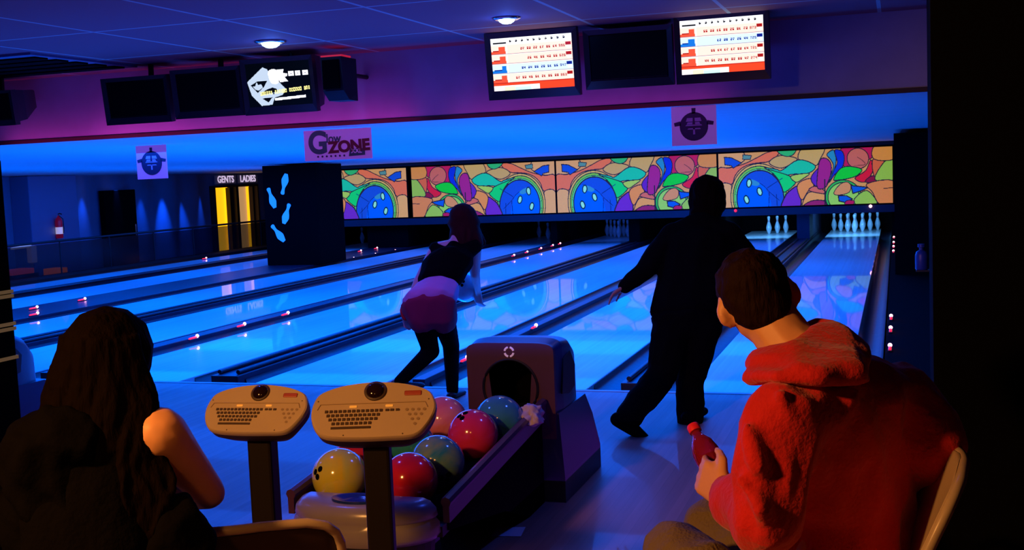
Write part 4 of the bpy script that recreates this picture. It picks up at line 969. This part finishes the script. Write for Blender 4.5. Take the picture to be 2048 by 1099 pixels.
# bottle: waisted half litre bottle, red drink
bprof = [(0, 0), (.024, 0), (.031, .006), (.032, .03), (.031, .055), (.026, .085), (.0255, .1), (.029, .115), (.0325, .135), (.0325, .155), (.028, .178), (.018, .196), (.0125, .205), (.0125, .213), (.0145, .214), (.0145, .217), (.0115, .218), (.0115, .222), (0, .222)]
q = Vector((0, 0, 1)).rotation_difference(bdir).to_matrix().to_4x4()
b0 = botB - bdir*.232
bm = NB(); lathe(bm, bprof, 28); bot = obj('drink_bottle', bm, mat('red_clear_plastic', (.5, .02, .06), .06, trans=.6, ior=1.4, coat=1), smooth=True, sharp=60)
bot.matrix_world = Matrix.Translation(b0) @ q
tag(bot, 'small waisted plastic bottle of red drink held in the seated man\'s left hand', 'bottle')
bm = NB(); lathe(bm, [(r*.93, z+.002) for r, z in bprof[1:9]]+[(.027, .113), (.030, .13), (0, .131)], 24); obj('drink', bm, mat('red_drink', (.45, .01, .02), .3), bot, smooth=True)
bm = NB(); lathe(bm, [(.0, .2155), (.0155, .2155), (.0158, .232), (.014, .235), (0, .235)], 20); obj('cap', bm, mat('red_cap', (.85, .02, .05), .4), bot, smooth=True, sharp=40)
bm = NB(); lathe(bm, [(.0268, .07), (.0262, .088), (.026, .1)], 28); obj('label_band', bm, mat('label_red', (.4, .015, .02), .4), bot, smooth=True)

# ---- long-haired woman, seated at left
WH = at(224, 728, 2.42)
lookw = Vector((-.05, 1, -.12)); 
shWR = at(318, 868, 2.36); shWL = at(95, 905, 2.32); elWR = at(418, 985, 2.52); wrWR = at(330, 985, 2.72)
nk = at(215, 830, 2.40); chW = at(205, 930, 2.38); piW = at(165, 1432, 2.2); elWL = at(30, 1080, 2.45); wrWL = at(120, 1100, 2.75)
print('woman', (shWR-elWR).length, (elWR-wrWR).length, (shWR-shWL).length, (nk-piW).length, piW)
wx = (shWR-shWL); wx.z = 0; wx.normalize(); WF = (wx, Vector((-wx.y, wx.x, 0)), Vector((0, 0, 1)))
bm = NB(); head(bm, WH, lookw, Vector((0, 0, 1)), .97)
chain(bm, [WH-Vector((0, 0, .07)), nk], [.05, .055]); hull(bm, (nk, .06), (shWR, .052)); hull(bm, (nk, .06), (shWL, .052))
hull(bm, (chW, (.14, .09, .1), WF), (nk+Vector((0, 0, -.05)), (.08, .06, .04), WF)); hull(bm, (chW, (.14, .09, .1), WF), (chW.lerp(piW, .6), (.115, .085, .1), WF)); hull(bm, (chW.lerp(piW, .6), (.115, .085, .1), WF), (piW, (.165, .12, .1), WF))
chain(bm, [shWR, shWR.lerp(elWR, .35), elWR, elWR.lerp(wrWR, .3), wrWR], [.058, .050, .036, .038, .024]); chain(bm, [shWL, elWL, wrWL], [.052, .038, .024])
hand(bm, wrWR, Vector((-1, .3, -.3)), Vector((0, .5, .8)), .92, .5); hand(bm, wrWL, Vector((.8, .5, -.3)), Vector((0, .5, .8)), .92, .5)
hW = [piW+wx*s*.09+Vector((0, .06, 0)) for s in (-1, 1)]; kW = [Vector((h.x+s*.05-.30, h.y+.30, .5)) for h, s in zip(hW, (-1, 1))]; aW = [Vector((k.x, k.y+.02, .08)) for k in kW]
for h, k, a in zip(hW, kW, aW): chain(bm, [h, k, a], [.078, .052, .036])
wom = organic('person', bm, SKIN, voxel=.0075, smooth=3)
tag(wom, 'seated woman with long dark hair and sleeveless black top at lower left, elbow out', 'person')
TOPK = mat('black_top', (.003, .0025, .003), .9, bump=.3, bscale=70, spec=.02)
bm = NB(); hull(bm, (chW+Vector((0, 0, .03)), (.155, .105, .085), WF), (chW.lerp(piW, .6), (.14, .105, .1), WF)); hull(bm, (chW.lerp(piW, .6), (.14, .105, .1), WF), (piW+Vector((0, 0, .02)), (.19, .15, .1), WF))
for s, e in ((1, shWR), (-1, shWL)): hull(bm, (e.lerp(nk, .42)+Vector((0, 0, .012)), .045), (chW.lerp(e, .3)+Vector((0, 0, -.02)), .09))
organic('sleeveless_top', bm, TOPK, wom, voxel=.01, smooth=3, wrinkle=.008, wscale=12, seed=5)
bm = NB(); 
for h, k, a in zip(hW, kW, aW): chain(bm, [h, k, a], [.1, .07, .055])
organic('trousers', bm, BLACKM, wom, voxel=.013, smooth=3)
bm = NB(); chain(bm, [shWL+Vector((.05, 0, .02)), shWL, elWL, elWL.lerp(wrWL, .8)], [.07, .085, .075, .05]); hull(bm, (shWL, .09), (chW+Vector((-.04, -.02, 0)), (.13, .1, .12)), (at(150, 1080, 2.36), (.17, .1, .12)))
cb = at(345, 1075, 2.34); hull(bm, (cb, (.08, .08, .10)), (at(300, 1180, 2.36), (.14, .1, .1)), (at(372, 1160, 2.32), .06))
organic('added_dark_wrap', bm, mat('black_cloth', (.003, .0025, .003), .9, bump=.4, bscale=25, spec=.02), wom, voxel=.010, smooth=2, wrinkle=.02, wscale=12, seed=6)  # dark wrap added to keep her left arm and side black
# long hair: cap, mass down the back, and wavy locks
bm = NB(); u_ = Vector((0, 0, 1))
hull(bm, (WH+Vector((0, -.01, .03)), (.088, .105, .095)), (WH+Vector((-.01, -.03, -.03)), (.094, .085, .08)))
hull(bm, (WH+Vector((-.015, -.03, -.03)), (.098, .08, .07)), (WH+Vector((-.02, -.05, -.14)), (.125, .075, .07))); hull(bm, (WH+Vector((-.02, -.05, -.14)), (.125, .075, .06)), (WH+Vector((-.02, -.10, -.30)), (.15, .06, .07)))
hull(bm, (WH+Vector((-.02, -.10, -.30)), (.15, .06, .07)), (WH+Vector((-.04, -.11, -.46)), (.13, .04, .05)))
rs = random.Random(11)
for k in range(120):
    a = rs.uniform(-2.9, -.15); x0 = math.cos(a); y0 = math.sin(a)
    p0 = WH + Vector((x0*.08, y0*.09-.01, rs.uniform(-.02, .07)))
    p1 = WH + Vector((x0*.125-.01+rs.uniform(-.01, .02), y0*.10-.03, -.12)); p2 = WH + Vector((x0*.16-.0+rs.uniform(-.03, .03), y0*.09-.07, -.27+rs.uniform(-.03, .03)))
    p3 = WH + Vector((x0*.16-.02+rs.uniform(-.04, .04), y0*.07-.10, -.42+rs.uniform(-.08, .05)))
    P = crm([tuple(p0), tuple(p1), tuple(p2), tuple(p3)], 6, False); ph = rs.uniform(0, 6)
    P = [Vector(q)+Vector((math.sin(ph+i*.9), math.cos(ph+i*.8), 0))*.011*min(i/5, 1) for i, q in enumerate(P)]
    tube(bm, P, [.011-.007*i/len(P) for i in range(len(P))], 6)
organic('long_hair', bm, HAIRK, wom, voxel=.006, smooth=1)
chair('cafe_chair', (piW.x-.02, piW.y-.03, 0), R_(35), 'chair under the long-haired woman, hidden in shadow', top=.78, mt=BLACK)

# ---- generic standing figure from joints
def figure(J, r, matskin, lookv, upv_, hr=1.0):
    bm = NB(); head(bm, J['head'], lookv, upv_, hr)
    sx = (J['shR']-J['shL']); sx.normalize(); hx = (J['hipR']-J['hipL']); hx.normalize()
    up = (J['neck']-J['pel']).normalized(); fy = up.cross(sx).normalized(); FRm = (sx, fy, up)
    chain(bm, [J['head']-up*.05, J['neck']], [.05, .055])
    hull(bm, (J['neck'], .055), (J['shR'], .05)); hull(bm, (J['neck'], .055), (J['shL'], .05))
    ch = J['neck'].lerp(J['pel'], .3); wa = J['neck'].lerp(J['pel'], .68)
    hull(bm, (ch, (.14*r, .095*r, .1), FRm), (wa, (.115*r, .085*r, .08), FRm)); hull(bm, (wa, (.115*r, .085*r, .08), FRm), (J['pel'], (.15*r, .11*r, .09), FRm))
    for s in 'LR':
        chain(bm, [J['sh'+s], J['el'+s], J['wr'+s]], [.048, .037, .024]); chain(bm, [J['hip'+s], J['kn'+s], J['an'+s]], [.08, .052, .036])
    return bm, FRm, ch, wa
def P_(px_, py_, Y): return atY(px_, py_, Y)

# ---- bending woman at the foul line
J = dict(head=P_(927, 440, 7.72), neck=P_(912, 492, 7.66), shL=P_(872, 498, 7.62), shR=P_(950, 492, 7.68), pel=P_(858, 610, 7.30),
         hipL=P_(842, 628, 7.30), hipR=P_(884, 628, 7.36), elL=P_(838, 560, 7.45), wrL=P_(814, 618, 7.35), elR=P_(950, 548, 7.78), wrR=P_(956, 585, 7.95),
         knL=P_(862, 702, 7.40), anL=P_(800, 762, 7.12), knR=P_(902, 690, 7.62), anR=P_(905, 780, 7.45))
print('girl', {k: round((J[a]-J[b]).length, 2) for k, a, b in (('thL', 'hipL', 'knL'), ('shL', 'knL', 'anL'), ('thR', 'hipR', 'knR'), ('shR', 'knR', 'anR'), ('torso', 'neck', 'pel'), ('ua', 'shR', 'elR'), ('fa', 'elR', 'wrR'), ('sw', 'shL', 'shR'))}, J['anR'].z, J['anL'].z)
bm, FRm, ch, wa = figure(J, .95, SKINP, Vector((.1, .8, -.5)), Vector((.2, .4, 1)), .98)
hand(bm, J['wrL'], Vector((-.1, 0, -1)), Vector((.5, .8, 0)), .9, .3); hand(bm, J['wrR'], Vector((.0, .25, -1)), Vector((-.8, .3, 0)), .9, .6)
g = organic('person', bm, SKINP, voxel=.009, smooth=3); tag(g, 'bowling woman bending forward at the foul line in black leggings and maroon shorts', 'person')
bm = NB(); hull(bm, (ch, (.185, .135, .12), FRm), (wa.lerp(ch, .25), (.16, .12, .08), FRm)); hull(bm, (J['shL'], .055), (ch, (.1, .1, .08), FRm)); hull(bm, (J['shR'], .055), (ch, (.1, .1, .08), FRm)); hull(bm, (J['neck'], .06), (ch, (.1, .1, .06), FRm))
organic('black_vest', bm, BLACKM, g, voxel=.011, smooth=3, wrinkle=.006, wscale=10)
bm = NB(); hull(bm, (wa.lerp(J['pel'], .2), (.165, .125, .08), FRm), (J['pel']+Vector((0, 0, .03)), (.19, .15, .09), FRm)); organic('lilac_waist_top', bm, mat('lilac_cloth', (.50, .22, .45), .8), g, voxel=.011, smooth=3, wrinkle=.006, wscale=10)
bm = NB(); hull(bm, (J['pel']+Vector((0, 0, -.01)), (.198, .16, .075), FRm), (J['hipL'], .105), (J['hipR'], .105)); chain(bm, [J['hipL'], J['hipL'].lerp(J['knL'], .18)], [.108, .098]); chain(bm, [J['hipR'], J['hipR'].lerp(J['knR'], .18)], [.108, .098]); organic('maroon_shorts', bm, mat('maroon_cloth', (.24, .012, .055), .85), g, voxel=.011, smooth=3)
bm = NB()
for s in 'LR': chain(bm, [J['hip'+s], J['kn'+s], J['an'+s]], [.09, .062, .043])
organic('black_leggings', bm, BLACKM, g, voxel=.011, smooth=3)
for s, d in (('L', Vector((.10, .10, -.02))), ('R', Vector((.0, .16, -.02)))):
    bm = NB(); hull(bm, (J['an'+s]+Vector((0, -.02, -.03)), (.04, .045, .03)), (J['an'+s]+d+Vector((0, 0, -.025)), (.042, .045, .022))); organic('bowling_shoe', bm, BLACK, g, voxel=.012, smooth=3)
bm = NB(); hc = J['head']; hull(bm, (hc+Vector((0, -.01, .03)), (.100, .108, .095)), (hc+Vector((.01, .0, -.02)), (.115, .1, .08))); hull(bm, (hc+Vector((.0, -.02, -.02)), (.115, .09, .06)), (hc+Vector((.04, -.0, -.13)), (.095, .075, .06)))
rs = random.Random(5)
for k in range(34):
    a = rs.uniform(0, 6.28); p0 = hc+Vector((.07*math.cos(a), .08*math.sin(a), .02)); p1 = p0+Vector((.03*math.cos(a)+.01, .02*math.sin(a), -.1)); p2 = p1+Vector((rs.uniform(-.03, .04), 0, -.08-rs.random()*.05)); tube(bm, crm([tuple(p0), tuple(p1), tuple(p2)], 4, False), .012, 6)
organic('hair', bm, mat('reddish_dark_hair', (.03, .006, .006), .8, spec=.1), g, voxel=.010, smooth=2)
# red glove / pouch at her left hip hand
bm = NB(); c_ = P_(808, 622, 7.28); hull(bm, (c_, (.03, .03, .055)), (c_+Vector((.01, 0, -.04)), .028)); organic('red_wrist_cloth', bm, mat('red_cloth', (.5, .01, .02), .8), g, voxel=.01, smooth=2)
# pale ball in her right hand
p = P_(931, 574, 8.0); bm = NB(); bmesh.ops.create_icosphere(bm, subdivisions=4, radius=R)
gb = tag(obj('bowling_ball', bm, ball_mat('ball_pale_cyan', (.20, .5, .6), (.3, .6, .7)), smooth=True, loc=p), 'pale cyan bowling ball swinging low at the bending woman\'s right hand', 'bowling ball')
bm = NB()
for q in ((.2, -.9, .5), (.05, -.9, .55), (.12, -1, .25)):
    v = Vector(q).normalized(); a, b = frame_of(v); bm.faces.new([bm.verts.new(v*(R+.0006)+(a*math.cos(t)+b*math.sin(t))*.012) for t in (2*math.pi*k/14 for k in range(14))])
obj('finger_holes', bm, BLACKM, gb)

# ---- dark bowler following through
J = dict(head=P_(1415, 392, 7.15), neck=P_(1405, 442, 7.08), shL=P_(1346, 470, 7.02), shR=P_(1456, 468, 7.10), pel=P_(1372, 632, 6.88),
         hipL=P_(1345, 645, 6.85), hipR=P_(1405, 645, 6.92), elL=P_(1290, 540, 6.85), wrL=P_(1250, 572, 6.75), elR=P_(1490, 505, 7.2), wrR=P_(1512, 524, 7.42),
         knL=P_(1326, 745, 6.80), anL=P_(1258, 832, 6.50), knR=P_(1380, 755, 7.02), anR=P_(1380, 838, 6.90))
print('bowler', {k: round((J[a]-J[b]).length, 2) for k, a, b in (('thL', 'hipL', 'knL'), ('shL', 'knL', 'anL'), ('thR', 'hipR', 'knR'), ('shR', 'knR', 'anR'), ('torso', 'neck', 'pel'), ('ua', 'shL', 'elL'), ('fa', 'elL', 'wrL'), ('sw', 'shL', 'shR'))}, J['anR'].z, J['anL'].z)
bm, FRm, ch, wa = figure(J, 1.25, SKINP, Vector((.1, .95, -.2)), Vector((.1, .1, 1)), 1.05)
hand(bm, J['wrL'], Vector((-.75, -.3, -.5)), Vector((.2, .9, 0)), .95, .4); hand(bm, J['wrR'], Vector((.5, .6, -.3)), Vector((-.4, .3, .8)), .95, .5)
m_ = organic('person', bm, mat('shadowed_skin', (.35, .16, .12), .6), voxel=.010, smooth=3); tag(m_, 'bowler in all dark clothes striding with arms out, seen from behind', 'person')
DKC = mat('black_jumper', (.0025, .0025, .003), .95, spec=.03)
bm = NB(); hull(bm, (ch+Vector((0, 0, .02)), (.215, .15, .12), FRm), (wa, (.22, .155, .09), FRm)); hull(bm, (wa, (.22, .155, .09), FRm), (J['pel'].lerp(wa, .2), (.235, .165, .08), FRm))
for s in 'LR': hull(bm, (J['sh'+s], .078), (ch, (.14, .13, .09), FRm)); hull(bm, (J['neck'], .07), (J['sh'+s], .07))
for s in 'LR': chain(bm, [J['sh'+s], J['el'+s], J['wr'+s]], [.08, .062, .045])
organic('dark_jumper', bm, DKC, m_, voxel=.012, smooth=3, wrinkle=.01, wscale=8)
bm = NB(); hull(bm, (J['pel'], (.215, .16, .09), FRm), (J['hipL'], .12), (J['hipR'], .12))
for s in 'LR': chain(bm, [J['hip'+s], J['kn'+s], J['an'+s]], [.125, .095, .082])
organic('dark_trousers', bm, DKC, m_, voxel=.012, smooth=3, wrinkle=.01, wscale=8)
bm = NB(); hull(bm, (P_(1235, 838, 6.45), .045), (P_(1250, 845, 6.5), .05), (P_(1290, 876, 6.52), (.03, .04, .025))); organic('bowling_shoe', bm, BLACKM, m_, voxel=.012, smooth=3)
bm = NB(); a_ = J['anR']; hull(bm, (Vector((a_.x, a_.y-.05, .045)), (.05, .05, .04)), (Vector((a_.x+.04, a_.y+.17, .035)), (.05, .05, .03))); organic('bowling_shoe', bm, BLACKM, m_, voxel=.012, smooth=3)
bm = NB(); hc = J['head']; hull(bm, (hc+Vector((0, -.01, .035)), (.108, .115, .10)), (hc+Vector((0, -.01, -.05)), (.12, .10, .08))); hull(bm, (hc+Vector((0, -.01, -.05)), (.112, .1, .08)), (hc+Vector((-.02, -.03, -.13)), (.10, .07, .05)))
organic('hair', bm, HAIRK, m_, voxel=.012, smooth=2, wrinkle=.008, wscale=20)

# ------------------------------------------------------------------ dark cabinet at far left edge, bottle on the partition
p = at(17, 500, 4.0)
cb = tag(obj('tall_cabinet', (lambda b: (box(b, (-.6, -.4, 0), (0, 0, 1.66), bevel=.006), b)[1])(NB()), BLACKM, loc=(p.x, p.y, 0)), 'tall black cabinet with thin brass strips cut off by the left edge', 'cabinet')
BR = mat('brass_strip', (.6, .42, .16), .35, .8, emit=(.5, .3, .1), es=.15)
for yy in (583, 592, 648, 658, 716):
    q_ = at(10, yy, 4.0); bm = NB(); box(bm, (-.604, -.404, q_.z-.006), (.004, .004, q_.z+.006)); obj('brass_strip', bm, BR, cb)
p = atY(1850, 538, 7.2)
bm = NB(); lathe(bm, [(0, 0), (.030, 0), (.035, .006), (.035, .085), (.028, .105), (.012, .115), (.012, .13), (.02, .132), (.02, .15), (0, .152)], 20)
bt = tag(obj('wall_dispenser', bm, mat('dispenser_blue', (.015, .04, .28), .4), smooth=True, sharp=50, loc=(p.x-.02, 7.18, p.z)), 'small dim blue bottle-shaped dispenser on the edge of the right black wall', 'dispenser')
bm = NB(); box(bm, (-.03, -.03, -.012), (.06, .03, 0), bevel=.003); obj('bracket', bm, BLACK, bt)

# ------------------------------------------------------------------ lights
def area(name, loc, target, w, h, col, e, spec=1.0):
    l = bpy.data.lights.new(name, 'AREA'); l.shape = 'RECTANGLE'; l.size = w; l.size_y = h; l.color = col; l.energy = e; l.specular_factor = spec
    o = bpy.data.objects.new(name, l); COL.objects.link(o); o.location = loc
    o.rotation_euler = (Vector(target)-Vector(loc)).to_track_quat('-Z', 'Y').to_euler(); return o
def spot(name, loc, target, col, e, ang=60, blend=.5, r=.05):
    l = bpy.data.lights.new(name, 'SPOT'); l.color = col; l.energy = e; l.spot_size = R_(ang); l.spot_blend = blend; l.shadow_soft_size = r
    o = bpy.data.objects.new(name, l); COL.objects.link(o); o.location = loc
    o.rotation_euler = (Vector(target)-Vector(loc)).to_track_quat('-Z', 'Y').to_euler(); return o
def point(name, loc, col, e, r=.1):
    l = bpy.data.lights.new(name, 'POINT'); l.color = col; l.energy = e; l.shadow_soft_size = r
    o = bpy.data.objects.new(name, l); COL.objects.link(o); o.location = loc; return o
UV = (.0, .115, 1)
# blacklight tubes in the lane ceiling
for Y_, e in ((9.6, 640), (13.2, 470), (17.5, 370), (21.6, 320)):
    area('blacklight', (-7.4, Y_, 1.86), (-7.4, Y_, 0), 13.6, 1.6, UV, e, 0)
# unseen fill lights added low over the dividers to brighten the lane ceiling
for xx, e in ((-3.4, 190), (-6.8, 190), (-12.6, 110)):
    area('lane_ceiling_fill', (xx, 15.4, .12), (xx, 15.4, 3), .2, 14, UV, e, 0)
area('lane_ceiling_fill', (-5.6, 8.25, .12), (-5.6, 8.1, 3), 9.5, .15, UV, 60, 0)  # added fill for the near end of the lane ceiling, no fixture
# pin deck lamps
for cx, e in ((c1, 30), (c2, 26)): area('pin_deck_lamp', (cx, 24.3, .66), (cx, 25.9, .1), .95, .12, (.10, .42, 1), e*1.15, .5)
area('pin_deck_lamp', (c4, 24.3, .66), (c4, 25.9, .1), .95, .12, (.02, .12, 1), 4, .5)
# wall washers on the left wall
for xx, e in ((30, 14), (75, 40), (126, 26), (166, 14), (228, 34), (285, 14), (328, 46), (372, 30), (408, 14), (516, 46)):
    q_ = atX(xx, 385, SWX+.1)
    spot('wall_washer', (SWX+.17, q_.y, 1.84), (SWX+.05, q_.y, -.5), (.004, .10, 1), e*20, 30, 1, .02)
# blue downlights over the approach
for p in DLP + [Vector((-5.9, 4.6, 2.43)), Vector((-3.0, 4.2, 2.43)), Vector((-.6, 5.0, 2.43))]:
    spot('approach_downlight', (p.x, p.y, 2.37), (p.x, p.y, 0), (.03, .09, 1), 36, 150, .8, .06)
area('ceiling_glow', (-3.2, 5.2, .1), (-3.2, 5.2, 3), 5, 3, (.30, .03, .9), 12, 0)  # unseen purple light added to colour the ceiling
area('bulkhead_blue', (-2.6, 5.0, .9), (-2.6, 7.6, 2.3), 7, .3, (.01, .10, 1), 24, 0)  # unseen blue light added to tint the bulkhead
# red-pink strip lamps under the monitors, grazing the lower edge of the bulkhead
for xx, ln, e in ((-4.5, 2.6, 2.4), (-2.0, 1.9, .9), (-5.9, 1.6, 1.3)): area('pink_strip', (xx, 7.45, 1.90), (xx, 7.6, 1.97), ln, .03, (1, .05, .40), e, .3)
# warm lamp over the seating, to the left
spot('warm_lamp', (-2.4, .3, 2.36), (-.75, 2.9, .6), (1, .40, .09), 360, 70, .35, .12)
spot('warm_lamp', (-.9, -.2, 2.42), (-1.25, 2.4, .8), (1, .38, .08), 72, 27, .6, .1)  # extra spot added to light the chair rim, no fixture
for p in DLP: point('downlight_halo', (p.x, p.y, 2.36), (.02, .12, 1), 1.6, .03)
spot('approach_pink', (-2.9, 5.6, 2.36), (-3.05, 7.4, 1.0), (1, .12, .55), 34, 34, .6, .1)  # unseen pink spot added to brighten the bending woman

w = bpy.data.worlds.new('world'); sc.world = w; w.use_nodes = True
w.node_tree.nodes['Background'].inputs[0].default_value = (.002, .003, .02, 1); w.node_tree.nodes['Background'].inputs[1].default_value = .3
sc.view_settings.view_transform = 'Standard'; sc.view_settings.look = 'None'; sc.view_settings.gamma = 1; sc.view_settings.use_curve_mapping = False
sc.view_settings.exposure = 0
